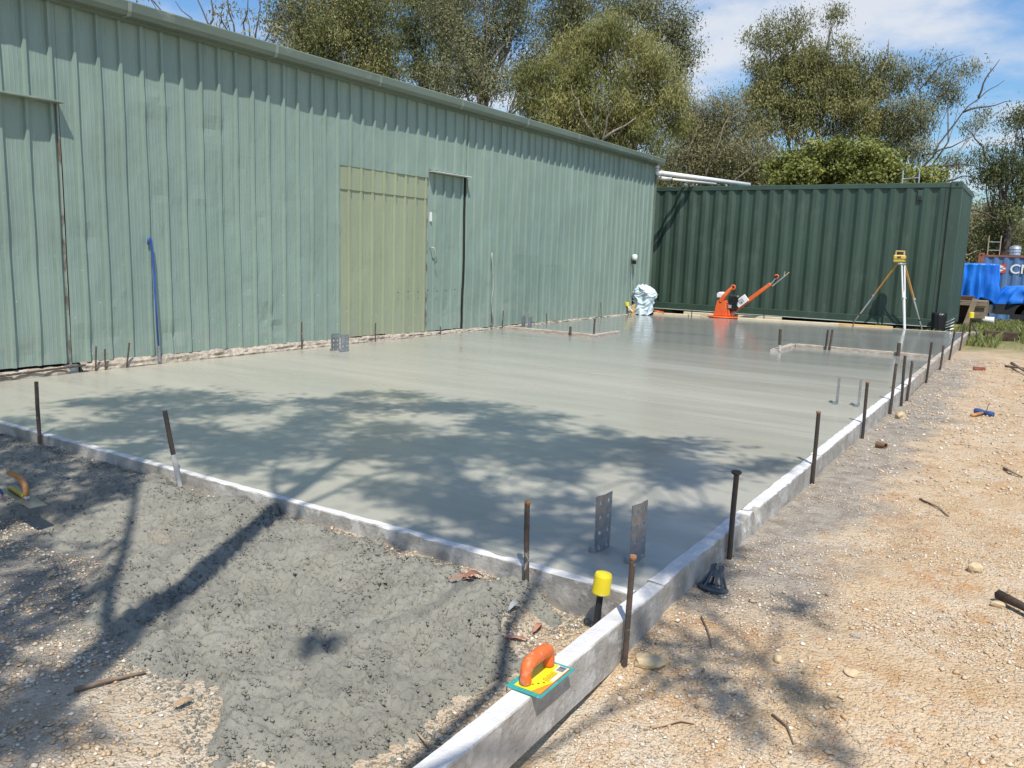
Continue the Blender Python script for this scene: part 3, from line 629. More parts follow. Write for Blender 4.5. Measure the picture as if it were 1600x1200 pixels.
for args in [
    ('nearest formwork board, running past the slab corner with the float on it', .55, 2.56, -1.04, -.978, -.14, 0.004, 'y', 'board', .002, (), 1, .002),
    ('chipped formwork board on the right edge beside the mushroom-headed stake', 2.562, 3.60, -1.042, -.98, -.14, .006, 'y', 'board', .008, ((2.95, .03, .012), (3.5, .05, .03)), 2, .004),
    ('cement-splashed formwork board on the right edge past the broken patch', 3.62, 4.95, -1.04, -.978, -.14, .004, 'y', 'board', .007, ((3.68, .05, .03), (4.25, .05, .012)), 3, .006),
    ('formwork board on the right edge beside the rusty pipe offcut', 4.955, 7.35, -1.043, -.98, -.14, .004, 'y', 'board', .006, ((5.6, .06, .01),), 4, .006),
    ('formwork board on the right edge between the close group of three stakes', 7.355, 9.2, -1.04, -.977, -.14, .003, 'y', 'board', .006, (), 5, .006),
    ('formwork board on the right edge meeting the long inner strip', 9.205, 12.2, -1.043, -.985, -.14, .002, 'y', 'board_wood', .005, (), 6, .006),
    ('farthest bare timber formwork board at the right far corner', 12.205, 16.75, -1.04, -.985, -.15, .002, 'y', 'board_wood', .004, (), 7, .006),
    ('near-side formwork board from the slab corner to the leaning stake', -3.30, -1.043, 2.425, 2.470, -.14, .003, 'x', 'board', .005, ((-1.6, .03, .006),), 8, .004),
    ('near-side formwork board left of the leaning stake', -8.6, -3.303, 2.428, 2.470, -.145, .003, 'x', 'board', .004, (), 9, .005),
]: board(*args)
# inner strips crossing the slab
for args in [
    ('long white-grey strip across the slab from the shed side', -6.66, -5.20, 10.22, 10.30, -.08, .04, 'x', 'board_wood', .006, (), 11, .004),
    ('short strip turning back at the end of the shed-side strip', 10.12, 11.05, -5.24, -5.16, -.08, .038, 'y', 'board_wood', .004, (), 12, .002),
    ('long strip across the slab joining the right-hand edge', -2.70, -1.045, 11.33, 11.40, -.08, .042, 'x', 'board_wood', .006, (), 13, .004),
    ('short strip turning forward at the free end of the right-hand strip', 10.42, 11.40, -2.79, -2.71, -.08, .036, 'y', 'board_wood', .004, (), 14, .002),
]:
    o = board(*args); o['group'] = 'inner formwork strips on the slab'
# far edge planks
def plank(label, p0, p1, w, z0, z1, mat, name='plank'):
    p0 = Vector((*p0, 0)); p1 = Vector((*p1, 0)); d = (p1 - p0).normalized(); n = Vector((-d.y, d.x, 0)) * w / 2; c = (p0 + p1) / 2
    L = (p1 - p0).length; a = math.atan2(d.y, d.x)
    o = MB().box((-L / 2, -w / 2, 0), (L / 2, w / 2, z1 - z0)).build(name, mat, bevel=.004); o.location = (c.x, c.y, z0); o.rotation_euler.z = a
    return tag(o, label, 'plank')
plank('pale pine plank along the far slab edge below the pale draped bag', (-6.55, 15.55), (-5.62, 15.72), .10, -.06, .035, 'wood_pale')
plank('pale pine plank along the far slab edge behind the orange machine', (-6.1, 16.05), (-4.2, 16.33), .09, -.06, .06, 'wood_pale')
plank('pale pine plank along the far slab edge right of the orange machine', (-4.9, 15.80), (-3.1, 16.12), .09, -.06, .035, 'wood_pale')
plank('yellow pine plank lying at the far edge under a tripod foot', (-3.26, 16.18), (-2.2, 16.32), .13, -.03, .032, 'wood_y')
plank('grey-stained plank closing the far slab edge by the black drum', (-3.0, 16.12), (-1.06, 16.47), .05, -.12, .004, 'board_wood')

# ------------------------------------------------------------------ stakes
def stake(label, b, t_, r=.011, mat='steel_dark', head=None, cap=None, lower=None, zg=None, group='steel stakes holding the formwork'):
    b = Vector(b); t_ = Vector(t_); r = r * .88; root = thing('steel_stake', label, 'stake', b, group)
    d = (t_ - b)
    P = [b - d.normalized() * .08, b + d * .33, b + d * .66, t_]
    P = [p + Vector(((random.random() - .5) * .003, (random.random() - .5) * .003, 0)) for p in P]
    MB().tube(P, [r, r, r * 1.02, r], 10).build('bar', mat, root, world=True, smooth=False)
    if lower: MB().tube([b + d * .02, b + d * lower], r * 1.12, 10).build('cement_coat', 'white_splat', root, world=True)
    if head == 'mushroom':
        MB().tube([t_ - d.normalized() * .012, t_ - d.normalized() * .004, t_ + d.normalized() * .004, t_ + d.normalized() * .008], [r, r * 1.9, r * 1.9, r * 1.3], 12).build('head', 'steel_dark', root, world=True)
    elif head == 'rust':
        MB().tube([t_ - d.normalized() * .010, t_ - d.normalized() * .002, t_ + d.normalized() * .004], [r * 1.0, r * 1.25, r * 1.1], 10).build('head', 'rust_top', root, world=True)
    if cap:
        h, rr = cap; dn = d.normalized(); q_ = t_ - dn * .02
        MB().tube([q_, q_ + dn * .004, q_ + dn * (h - .008), q_ + dn * h], [rr * .93, rr, rr * .97, rr * .88], 20).build('safety_cap', 'yellow', root, world=True, smooth=False)
    return root
EX = -.962
stake('nearest rust-topped stake in front of the right-hand anchor plates', (EX, 2.215, -.165), (-.952, 2.215, .222), .0105, 'steel_rust', 'rust')
stake('black stake with a mushroomed head on the right edge', (EX, 3.235, -.135), (-.962, 3.24, .268), .0125, 'steel_dark', 'mushroom')
stake('stake on the right edge between the mushroomed one and the pipe offcut', (EX, 4.70, -.14), (-.965, 4.70, .305), .0125, 'steel_dark', 'rust')
stake('stake on the right edge just beside the rusty pipe offcut', (EX, 6.22, -.14), (-.965, 6.22, .30), .0125, 'steel_dark', 'rust')
stake('first and lightest of three close stakes on the right edge', (EX, 7.50, -.14), (-.955, 7.50, .312), .0135, 'steel_rust')
stake('tallest dark stake in the middle of three close stakes', (EX, 8.17, -.14), (-.975, 8.17, .318), .014, 'steel_dark')
stake('shortest rusty stake, last of three close stakes on the right edge', (EX, 8.55, -.14), (-.952, 8.55, .240), .013, 'steel_rust')
stake('dark stake on the right edge in front of the inner strip end', (EX, 10.08, -.15), (-.95, 10.08, .305), .014, 'steel_dark')
stake('short rusty stake on the right edge at the inner strip joint', (EX, 11.55, -.16), (-.95, 11.55, .158), .015, 'steel_rust')
stake('stake on the right edge just beyond the inner strip joint', (EX, 12.75, -.15), (-.94, 12.75, .262), .014, 'steel_dark')
stake('rusty stake next before the far corner on the right edge', (EX, 14.45, -.16), (-.94, 14.45, .285), .015, 'steel_rust')
stake('far corner stake with small yellow safety cap', (EX, 16.2, -.16), (-.965, 16.2, .30), .016, 'steel_dark', cap=(.10, .042))
stake('leaning bar bracing the far corner yellow-capped stake', (-.77, 16.15, -.12), (-.94, 16.13, .20), .013, 'steel_rust', group='bracing bars')
stake('leaning stake on the near edge, dark above and whitish below', (-3.42, 2.408, -.13), (-3.475, 2.36, .318), .013, 'steel_dark', lower=.52)
stake('upright dark stake on the near edge farthest left', (-4.72, 2.405, -.13), (-4.717, 2.405, .315), .0125, 'steel_rust')
stake('cement-spattered stake on the near edge right of the concrete spill', (-1.44, 2.405, -.13), (-1.446, 2.402, .252), .0115, 'steel_rust', 'rust')
stake('short near-corner stake with large yellow safety cap', (-1.120, 2.31, -.19), (-1.104, 2.325, .045), .0125, 'black', cap=(.070, .030))
for lb, y, z0, y2, z2, x2 in [
    ('short bar leaning on the wall, first right of the shed door jamb', 3.955, -.02, 3.97, .215, -6.775), ('shorter bar just right of the first wall bar', 4.047, -.02, 4.052, .182, -6.785),
    ('bar tilted to the right below the blue pipe', 4.24, -.01, 4.275, .222, -6.77), ('bar standing by the dark green stained rib', 6.308, -.015, 6.316, .30, -6.78),
    ('bar standing before the olive-green wall panel', 7.50, -.01, 7.508, .225, -6.78), ('small bar at the foot of the narrow door', 8.814, -.03, 8.812, .112, -6.79),
    ('tall bar by the loose grey cable', 10.03, -.01, 10.034, .23, -6.79), ('bar right of the loose grey cable', 10.32, .0, 10.335, .265, -6.775),
    ('bar behind the far anchor plates by the wall', 10.95, -.01, 10.95, .165, -6.79), ('bar right of the far anchor plates by the wall', 11.66, 0, 11.66, .164, -6.795), ('last bar by the wall before the yellow-capped one', 13.64, .0, 13.64, .28, -6.80)]:
    stake(lb, (-6.775, y, z0), (x2, y2, z2), .0085, 'steel_rust', group='short bars along the shed wall')
stake('yellow-capped bar by the shed wall left of the draped bag', (-6.79, 14.85, -.02), (-6.82, 14.84, .19), .012, 'steel_dark', cap=(.075, .04), group='short bars along the shed wall')
for lb, b, t_, r in [
    ('short stub stake in the middle of the shed-side strip', (-5.54, 10.20, 0), (-5.545, 10.20, .125), .02), ('taller bent stake at the free end of the shed-side strip', (-5.22, 10.30, 0), (-5.215, 10.30, .25), .016),
    ('wide stake at the free end of the right-hand inner strip', (-2.70, 10.52, 0), (-2.712, 10.52, .288), .021), ('dark member of the stake pair on the right-hand inner strip', (-2.31, 11.31, 0), (-2.30, 11.31, .262), .014),
    ('rusty member of the stake pair on the right-hand inner strip', (-2.26, 11.32, 0), (-2.245, 11.32, .272), .015), ('square stub stake on the right-hand inner strip near the edge', (-1.43, 11.30, 0), (-1.43, 11.30, .165), .026)]:
    stake(lb, b, t_, r, 'steel_rust' if 'dark' not in lb else 'steel_dark', lower=.3 if 'wide' in lb else None, group='stakes along the inner strips')
for lb, b, t_ in [('thin stake at the far edge left of the orange machine', (-5.73, 15.50, -.02), (-5.735, 15.50, .39)), ('thin stake at the far edge right of the orange machine', (-4.45, 16.0, -.02), (-4.47, 16.0, .285)), ('tiny stake beside the yellow plank at the far edge', (-2.84, 16.10, -.02), (-2.85, 16.10, .118))]:
    stake(lb, b, t_, .010, 'steel_dark', group='stakes along the far edge')

# ------------------------------------------------------------------ post anchors
def holed_plate(w, h, th, cols, rows, r, fold=.0):
    """plate in local u (0..w), z (0..h) with round holes, thickness th; fold bends each half back"""
    m = MB(); cu = w / cols; cz = h / rows; N = 12
    def P(u, z, s):
        bend = -abs(u - w / 2) * fold
        return (bend + s * th / 2, u - w / 2, z)
    for i in range(cols):
        for j in range(rows):
            c0 = (i + .5) * cu; c1 = (j + .5) * cz; hole = []; outer = []
            for k in range(N):
                a = 2 * math.pi * (k + .5) / N; hole.append((c0 + r * math.cos(a), c1 + r * math.sin(a)))
                ca, sa = math.cos(a), math.sin(a); s_ = 1 / max(abs(ca) / (cu / 2), abs(sa) / (cz / 2)); outer.append((c0 + ca * s_, c1 + sa * s_))
            corners = [(c0 + sx * cu / 2, c1 + sz * cz / 2) for sx, sz in ((1, 1), (-1, 1), (-1, -1), (1, -1))]
            for s in (-1, 1):
                b = len(m.v); m.v += [P(*p, s) for p in hole] + [P(*p, s) for p in outer] + [P(*p, s) for p in corners]
                for k in range(N):
                    k2 = (k + 1) % N; m.f.append((b + k, b + k2, b + N + k2, b + N + k)); m.mi.append(0)
                for ci, (sx, sz) in enumerate(((1, 1), (-1, 1), (-1, -1), (1, -1))):
                    ang = math.atan2(sz * cz, sx * cu) % (2 * math.pi)
                    k = int(((ang / (2 * math.pi)) * N - .5) // 1) % N; m.f.append((b + N + k, b + N + (k + 1) % N, b + 2 * N + ci)); m.mi.append(0)
            b = len(m.v); m.v += [P(*p, -1) for p in hole] + [P(*p, 1) for p in hole]
            for k in range(N): k2 = (k + 1) % N; m.f.append((b + k, b + k2, b + N + k2, b + N + k)); m.mi.append(0)
    for (u0, z0, u1, z1) in ((0, 0, w / 2, 0), (w / 2, 0, w, 0), (w, 0, w, h), (w, h, w / 2, h), (w / 2, h, 0, h), (0, h, 0, 0)):
        m.add([P(u0, z0, -1), P(u1, z1, -1), P(u1, z1, 1), P(u0, z0, 1)], [(0, 1, 2, 3)])
    return m
def anchor(label, x, y, gap, w=.118, h=.225, rz=0):
    root = thing('post_anchor', label, 'bracket', (x, y, 0), 'galvanised post anchors set in the slab', rot=(0, 0, R(rz)))
    for s in (-1, 1):
        p = holed_plate(w, h, .004, 2, 4, .0095, .13).build('side_plate', 'galv', root, fixn=False); p.location = (s * gap / 2, 0, -.012)
        f = MB().box((-.03, -w / 2 - .002, .0), (.0, -w / 2 + .012, .035)).build('foot', 'galv', root); f.location = (s * gap / 2, 0, -.012)
    MB().box((-gap / 2, -w / 2, -.06), (gap / 2, w / 2, -.05)).build('base_strap', 'galv', root)
    return root
anchor('pair of upright perforated plates at the near slab corner', -1.232, 2.745, .158, .108, .235, -7)
anchor('pair of upright perforated plates near the middle of the right edge', -1.205, 6.96, .165, .10, .23)
anchor('pair of upright perforated plates close to the olive wall panel', -6.375, 6.50, .14, .125, .20)
anchor('pair of upright perforated plates by the shed-side inner strip', -6.62, 10.78, .12, .11, .17)

# ------------------------------------------------------------------ float on the board
ft = thing('hand_float', 'orange-handled teal hand float lying across the nearest board', 'float', (-1.002, 1.767, .0075))
MB().box((-.053, -.092, 0), (.053, .092, .004)).build('plate', 'teal', ft, bevel=.001)
st = MB().box((-.036, -.078, .0045), (.042, .080, .0052)).build('sticker', 'sticker_y', ft)
MB().box((.0425, -.080, .0045), (.0455, .080, .0055)).build('sticker_edge', 'print_r', st)
MB().prism([(.018, -.078), (.041, -.078), (.041, -.010)], .0053, .0058, lambda a, b, h: (a, b, h)).build('sticker_corner', 'sticker_o', st)
MB().box((.012, .046, .0053), (.0405, .079, .0058)).build('barcode_panel', 'print_w', st)
bc = MB(); yb = .05
while yb < .075:
    w = random.choice((.0007, .0012, .0018)); bc.box((.016, yb, .0059), (.037, yb + w, .0062)); yb += w + random.choice((.0009, .0014))
bc.build('barcode_bars', 'print_k', st)
tx = MB()
for i, y in enumerate(np.arange(-.012, .040, .006)):
    x = .030
    while x > .012:
        w = random.uniform(.0015, .004); tx.box((x - w, y, .0053), (x, y + .0016, .0057)); x -= w + .001
for i in range(3):
    x0 = .0 + .01 * i; tx.box((x0, -.05 + .012 * i, .0053), (x0 + .006, -.046 + .012 * i, .0057))
tx.build('fine_print', 'print_k', st)
MB().box((.030, -.005, .0053), (.0405, .042, .0057)).build('print_strip', 'print_w', st)
hp = [(0, -.060, .004), (0, -.060, .022), (0, -.060, .040), (0, -.054, .055), (0, -.036, .0605), (0, 0, .0615), (0, .034, .061), (0, .053, .056), (0, .060, .042), (0, .060, .022), (0, .060, .004)]
hr = [.019, .016, .016, .0185, .0195, .020, .0195, .0185, .016, .016, .019]
h = MB().tube([(p[0] - .012, p[1], p[2]) for p in hp], hr, 14).build('handle', 'orange_grip', ft, smooth=True)
ss = h.modifiers.new('s', 'SUBSURF'); ss.levels = 1; ss.render_levels = 1

# ------------------------------------------------------------------ trowels at left
G0 = lambda x, y: float(gz(x, y))
tr = thing('finishing_trowel', 'steel finishing trowel with curved brown wooden handle at left', 'trowel', (-3.70, 1.80, -.022), rot=(0, R(3), R(-6))); tr.scale = (.8, .8, .8)
MB().box((-.20, -.045, 0), (.20, .045, .0025)).build('blade', 'steel_blade', tr)
MB().box((-.18, -.012, .003), (.045, .012, .018)).build('mount', 'ochre', tr, bevel=.003)
MB().tube([(.03, 0, .012), (.045, 0, .03), (.035, 0, .075), (-.01, 0, .098), (-.09, 0, .105), (-.17, 0, .098)], [.013, .014, .016, .018, .018, .017], 12).build('handle', 'wood_handle', tr, smooth=True)
MB().box((.04, -.012, .003), (.065, .012, .02)).build('ferrule', 'alu', tr, bevel=.003)
ed = thing('edging_tool', 'small blue hand tool with pink-tipped grip beside the trowel', 'tool', (-3.745, 1.72, -.03), rot=(0, 0, R(-5))); ed.scale = (.72, .72, .72)
MB().tube([(-.14, .0, .05), (-.06, 0, .062), (0, 0, .050), (.02, 0, .035)], [.026, .03, .026, .018], 12).build('body', 'blue_tool', ed, smooth=True)
MB().tube([(.015, -.002, .040), (.03, -.02, .028), (.035, -.045, .010), (.034, -.058, -.002)], [.020, .021, .016, .010], 12).build('grip', 'pink', ed, smooth=True)
MB().box((-.16, -.075, -.004), (.10, -.045, .000)).build('blade', 'steel_blade', ed)

# ------------------------------------------------------------------ plastic bar chair
bcx, bcy = -.915, 2.90
bch = thing('bar_chair', 'dark grey plastic bar chair by the right board', 'bar chair', (bcx, bcy, G0(bcx, bcy) + .002), rot=(R(-10), R(8), R(20))); bch.scale = (.78, .78, .78)
m = MB(); m.lathe([(.066, -.006), (.074, -.004), (.076, .004), (.072, .010), (.060, .012), (.058, .002)], 24); m.build('base_ring', 'chair', bch, smooth=False)
for k in range(4):
    a = k * math.pi / 2 + .4; c, s = math.cos(a), math.sin(a)
    for e in (-.22, .22):
        MB().tube([(.062 * math.cos(a + e * 1.4), .062 * math.sin(a + e * 1.4), .006), (.040 * math.cos(a + e * 1.5), .040 * math.sin(a + e * 1.5), .055), (.024 * math.cos(a + e), .024 * math.sin(a + e), .088)], [.0065, .006, .0055], 6).build('leg', 'chair', bch)
    MB().tube([(.026 * c, .026 * s, .085), (.030 * c, .030 * s, .108), (.022 * c, .022 * s, .118)], [.009, .007, .005], 6).build('prong', 'chair', bch)
MB().lathe([(.030, .062), (.036, .064), (.030, .088), (.022, .090)], 16).build('collar', 'chair', bch)

# ------------------------------------------------------------------ hammer, pipe offcut, brick
hx, hy = -.30, 8.05
hm = thing('club_hammer', 'blue-headed hammer with wooden handle lying on the gravel', 'hammer', (hx, hy, G0(hx, hy) + .028), rot=(0, 0, R(-15))); hm.scale = (.62, .62, .62)
MB().tube([(-.13, .05, .005), (-.09, .045, .005), (0, 0.02, 0), (.09, -.01, -.003), (.13, -.02, -.004)], [.036, .042, .034, .042, .036], 12).build('head', 'blue_tool', hm)
MB().tube([(0, .02, .0), (-.02, -.10, -.005), (-.05, -.30, -.018)], [.018, .022, .026], 10).build('handle', 'wood_handle', hm, smooth=True)
MB().tube([(.02, .03, .0), (.03, .06, .12)], .005, 6).build('wire', 'steel_dark', hm)
def on(x, y): return G0(x, y)
m = MB(); ang = np.linspace(0, 2 * math.pi, 17)
prof = [(.034, -.05), (.034, .05), (.026, .05), (.026, -.05)]
px, py = -.80, 5.98
o = thing('pipe_offcut', 'rusty pipe offcut on the gravel beside the right board', 'pipe', (px, py, on(px, py) + .022), rot=(R(90), 0, R(65))); o.scale = (.66, .66, .66)
V = np.array([[(r * math.cos(a), r * math.sin(a), z) for a in ang] for r, z in prof + [prof[0]]]); MB().grid(V).build('tube', 'rustpipe', o, smooth=False)
px, py = -.55, 11.9
o = thing('broken_brick', 'broken red brick on the gravel past the hammer', 'brick', (px, py, on(px, py)), rot=(0, 0, R(20))); o.scale = (.55, .55, .55)
MB().box((-.12, -.05, .0), (.12, .05, .07)).build('block', 'brick', o, bevel=.008)
MB().box((-.15, -.13, 0), (-.02, -.055, .05)).build('chip', 'brick', o, bevel=.01)
# stones
def stone(label, x, y, s, mat, flat=.6, seed=0):
    bm = bmesh.new(); bmesh.ops.create_icosphere(bm, subdivisions=2, radius=1); r_ = random.Random(seed)
    ph = [r_.uniform(0, 6) for _ in range(6)]
    for v in bm.verts:
        c = v.co; k = 1 + .16 * math.sin(c.x * 3 + ph[0]) + .14 * math.sin(c.y * 4 + ph[1]) + .12 * math.sin(c.z * 3.5 + ph[2] + c.x * 2) + r_.uniform(-.05, .05)
        v.co = Vector((c.x * k * s, c.y * k * s * .75, c.z * k * s * flat))
    me = bpy.data.meshes.new('stone'); bm.to_mesh(me); bm.free(); me.materials.append(M[mat]); o = bpy.data.objects.new('stone', me); COL.objects.link(o)
    o.location = (x, y, on(x, y) + s * flat * .55); o.rotation_euler.z = r_.uniform(0, 6); tag(o, label, 'stone', 'loose stones on the gravel'); return o
stone('pale tan stone beside the dark branch end at right', -.10, 3.70, .032, 'stone_tan', .7, 1)
stone('flat tan stone just left of the dark branch end', .0, 3.36, .025, 'stone_tan', .6, 2)
stone('pale stone between the tree-shadow patches, casting a dark edge', -.56, 2.47, .016, 'stone_tan', .8, 3)
stone('flat pinkish stone at lower right of the gravel', -.35, 2.52, .028, 'stone_tan', .35, 4)
stone('dark brown stone in the open gravel at right', -.385, 2.78, .014, 'stone_grey', .6, 5)
stone('sand-coloured lump beside the nearest stake foot', -.90, 2.26, .045, 'stone_tan', .45, 6)
stone('rounded tan lump against the board by three close stakes', -.86, 7.35, .06, 'stone_tan', .5, 7)
stone('white lump of grout on the spill near the front board', -2.33, 2.33, .018, 'white_splat', .7, 8)
# sticks, branch ends, leaves
def stick(label, pts, r, mat, cat='stick', name='stick'):
    P = [(x, y, on(x, y) + r + dz) for x, y, dz in pts]
    o = MB().tube(P, [r * (1 - .45 * i / max(1, len(P) - 1)) for i in range(len(P))], 6).build(name, mat, smooth=True); return tag(o, label, cat, 'twigs and sticks on the ground')
stick('thick dark broken branch at the right picture edge', [(-.005, 3.42, .005), (.07, 3.33, .01), (.20, 3.20, .01)], .021, 'wood_dark', 'branch', 'branch')
stick('curved bleached stick in the gravel right of the nearest board', [(-.77, 1.985, 0), (-.745, 2.01, .003), (-.71, 2.05, .006), (-.675, 2.065, 0)], .0055, 'stickpale')
stick('grey twig half buried at the edge of the concrete spill', [(-2.19, 1.17, 0), (-2.15, 1.25, .006), (-2.11, 1.34, 0)], .008, 'stick')
stick('forked dark stick pile farthest along the right side', [(-.22, 12.6, .02), (-.15, 12.2, .03), (-.02, 11.6, .02)], .022, 'stick')
stick('long grey stick crossing the forked pile', [(-.28, 12.3, .02), (-.1, 12.1, .04), (.08, 12.0, .02)], .016, 'stick')
stick('thin twig in the shade right of the nearest stake', [(-.86, 2.62, 0), (-.80, 2.52, .006), (-.76, 2.44, 0)], .004, 'stick')
stick('bent dark twig at right of the hammer', [(-.07, 5.80, .0), (-.03, 5.70, .012), (.03, 5.66, 0)], .009, 'stick')
stick('straight twig lying in open sand below the hammer', [(-.42, 4.75, 0), (-.32, 4.62, .005), (-.26, 4.5, 0)], .006, 'stick')
stick('short dark twig lower right of the shadow patches', [(-.50, 2.20, .0), (-.45, 2.17, .005), (-.42, 2.12, 0)], .004, 'stick')
stick('thin curved twig near the spill beside the float', [(-1.30, 1.62, .01), (-1.25, 1.60, .015), (-1.20, 1.62, .008)], .004, 'stickpale')
def leaf(label, x, y, L, w, rot, mat, curl=.25, dz=.006):
    m = MB(); n = 9; V = np.zeros((n, 3, 3))
    for i in range(n):
        t_ = i / (n - 1); ww = w * math.sin(math.pi * min(1, t_ * .9 + .06)) ** .8; bend = curl * L * math.sin(t_ * math.pi) * .5
        for j in range(3): V[i, j] = ((t_ - .5) * L, (j - 1) * ww + .25 * L * (t_ - .5) ** 2, bend + abs(j - 1) * ww * .5)
    m.grid(V); o = m.build('fallen_leaf', mat, fixn=False, smooth=True); o.modifiers.new('t', 'SOLIDIFY').thickness = .0012
    o.location = (x, y, on(x, y) + dz); o.rotation_euler.z = R(rot); return tag(o, label, 'leaf', 'fallen gum leaves')
leaf('curled reddish leaf on the spill left of the spattered stake', -1.60, 2.30, .085, .017, 60, 'leaf_red', .5, .03)
leaf('long pinkish leaf lying over the reddish leaf', -1.63, 2.27, .10, .010, 35, 'leaf_red', .3, .03)
leaf('narrow red leaf on the gravel below the yellow cap', -1.33, 2.16, .085, .009, 30, 'leaf_red', .15)
leaf('red leaf by the foot of the spattered stake', -1.42, 2.38, .07, .010, 10, 'leaf_red', .3, .02)
leaf('reddish leaf nearest the float in the gravel', -1.30, 2.26, .07, .010, 100, 'leaf_red', .3, .012)
leaf('tan leaf at the foot of the concrete spill', -1.87, 1.30, .06, .011, 80, 'leaf_tan', .3, .012)
leaf('grey curled leaf standing in the shaded edge of the spill', -1.40, 2.27, .07, .012, 85, 'cable', .5, .016)
leaf('pale leaf in the left gravel', -2.62, 1.55, .06, .010, 150, 'leaf_tan', .3, .01)
leaf('tan leaf at the far left below the trowel', -3.0, 1.55, .06, .010, 120, 'leaf_tan', .3, .012)

# ------------------------------------------------------------------ spilt concrete
SP = np.array([(-6.2, 2.43), (-1.50, 2.43), (-1.20, 2.42), (-1.16, 2.33), (-1.36, 2.28), (-1.33, 2.20), (-1.22, 2.05), (-1.23, 1.93), (-1.28, 1.74), (-1.27, 1.62), (-1.31, 1.48), (-1.32, 1.36), (-1.44, 1.30), (-1.57, 1.27), (-1.58, 1.18), (-1.74, 1.23), (-1.86, 1.36), (-1.92, 1.29), (-2.02, 1.27), (-2.21, 1.32), (-2.52, 1.36), (-2.85, 1.50), (-3.05, 1.60), (-3.40, 1.55), (-3.8, 1.65), (-4.3, 1.70), (-6.2, 1.8)])
st_ = .0065; sx = np.arange(-5.9, -1.08, st_); sy = np.arange(1.05, 2.432, st_); SX, SY = np.meshgrid(sx, sy, indexing='ij')
def sdist(px, py, poly):
    d = np.full(px.shape, 1e9); ins = np.zeros(px.shape, bool); n = len(poly)
    for i in range(n):
        x1, y1 = poly[i]; x2, y2 = poly[(i + 1) % n]; ex, ey = x2 - x1, y2 - y1; t_ = np.clip(((px - x1) * ex + (py - y1) * ey) / (ex * ex + ey * ey), 0, 1)
        d = np.minimum(d, np.hypot(px - x1 - t_ * ex, py - y1 - t_ * ey))
        c = ((y1 > py) != (y2 > py)) & (px < ex * (py - y1) / (ey if abs(ey) > 1e-9 else 1e-9) + x1); ins ^= c
    return np.where(ins, d, -d)
sd = sdist(SX, SY, SP) + (fbm(SX * 5, SY * 5, 51, 4) - .5) * .20 + (fbm(SX * 22, SY * 22, 52, 3) - .5) * .07
sd = np.where(SY > 2.40, np.maximum(sd, .02 + (fbm(SX * 6, SY * 0, 59) - .55) * .1), sd)
thin = sst(-2.5, -3.3, SX) * .30 * sst(2.36, 2.0, SY)
mask = sst(-.01, .11, sd - thin * (fbm(SX * 7, SY * 7, 58, 4) * .55 + .1))
big = fbm(SX * 4, SY * 4, 55, 3); mod = sst(.42, .62, fbm(SX * 9, SY * 9, 57, 3))
wx = SX + (fbm(SX * 30, SY * 30, 64, 2) - .5) * .03; wy = SY + (fbm(SX * 30, SY * 30, 65, 2) - .5) * .03
n1_ = fbm(wx * 26, wy * 34, 53, 3); n2_ = fbm(wx * 52, wy * 60, 54, 3)
cre = np.exp(-((n1_ - .5) / .022) ** 2) * mod + .6 * np.exp(-((n2_ - .5) / .03) ** 2) * (.25 + .75 * mod)
hgt = .014 + .020 * big + .018 * (fbm(SX * 15, SY * 15, 66, 3) - .5) + .030 * (n1_ - .5) + .024 * (n2_ - .5) - .020 * cre + .012 * (fbm(SX * 95, SY * 95, 68, 2) - .5)
hgt += .030 * sst(2.26, 2.43, SY) * (.2 + fbm(SX * 3.5, SY * 0, 56, 3) * .75) * sst(-5.2, -3.6, SX)
SZ = gz(SX, SY) - .02 + mask * (hgt + .02) * (1 - .35 * sst(-2.6, -4, SX))
SZ = np.minimum(SZ, -.02)
ix = np.arange(SX.size).reshape(SX.shape); Fq = np.stack([ix[:-1, :-1], ix[1:, :-1], ix[1:, 1:], ix[:-1, 1:]], -1).reshape(-1, 4)
mk4 = (mask[:-1, :-1] + mask[1:, :-1] + mask[1:, 1:] + mask[:-1, 1:]).ravel(); Fq = Fq[mk4 > .02]
Vs = np.stack([SX, SY, SZ], -1).reshape(-1, 3); used = np.unique(Fq); rm = np.full(len(Vs), -1); rm[used] = np.arange(len(used))
SPILLZ = SZ
tag(np_mesh('concrete_spill', Vs[used], rm[Fq], 'spill', smooth=True), 'crumbly grey spilt concrete on the ground', 'spilt concrete', kind='stuff')
# ------------------------------------------------------------------ gravel stones
IV = np.array([(1, 0, 0), (-1, 0, 0), (0, 1, 0), (0, -1, 0), (.1, .1, 1), (0, 0, -1), (.62, .62, .45), (-.6, .5, .5), (-.5, -.65, .4)], float)
IF = np.array([(0, 6, 4), (6, 2, 4), (2, 7, 4), (7, 1, 4), (1, 8, 4), (8, 3, 4), (3, 0, 4), (0, 2, 6), (2, 1, 7), (1, 3, 8), (0, 5, 2), (2, 5, 1), (1, 5, 3), (3, 5, 0)])
def stones(n, xr, yr, smin, smax, keep, pw=2.2):
    x = rng.uniform(*xr, n); y = rng.uniform(*yr, n); k = keep(x, y) > rng.random(n); x = x[k]; y = y[k]
    s = smin + (smax - smin) * rng.random(len(x)) ** pw; return x, y, s
def inspill(x, y):
    i = np.clip(((x - sx[0]) / st_).astype(int), 0, len(sx) - 1); j = np.clip(((y - sy[0]) / st_).astype(int), 0, len(sy) - 1)
    v = mask[i, j]; v = np.where((x < sx[0]) | (x > sx[-1]) | (y < sy[0]) | (y > sy[-1]), 0, v); return v
def k_left(x, y): return (1 - sst(.02, .3, inspill(x, y)) * .985) * (.35 + .65 * (fbm(x * 2.5, y * 2.5, 61) > .42)) * (x < -1.05)
def k_right(x, y): return np.clip(2.6 / np.hypot(x, y), 0, 1) ** 1.5 * (.10 + .9 * sst(.42, .60, fbm(x * 2.6, y * 2.6, 63))) * ((x > -.965) | (y < 1.2))
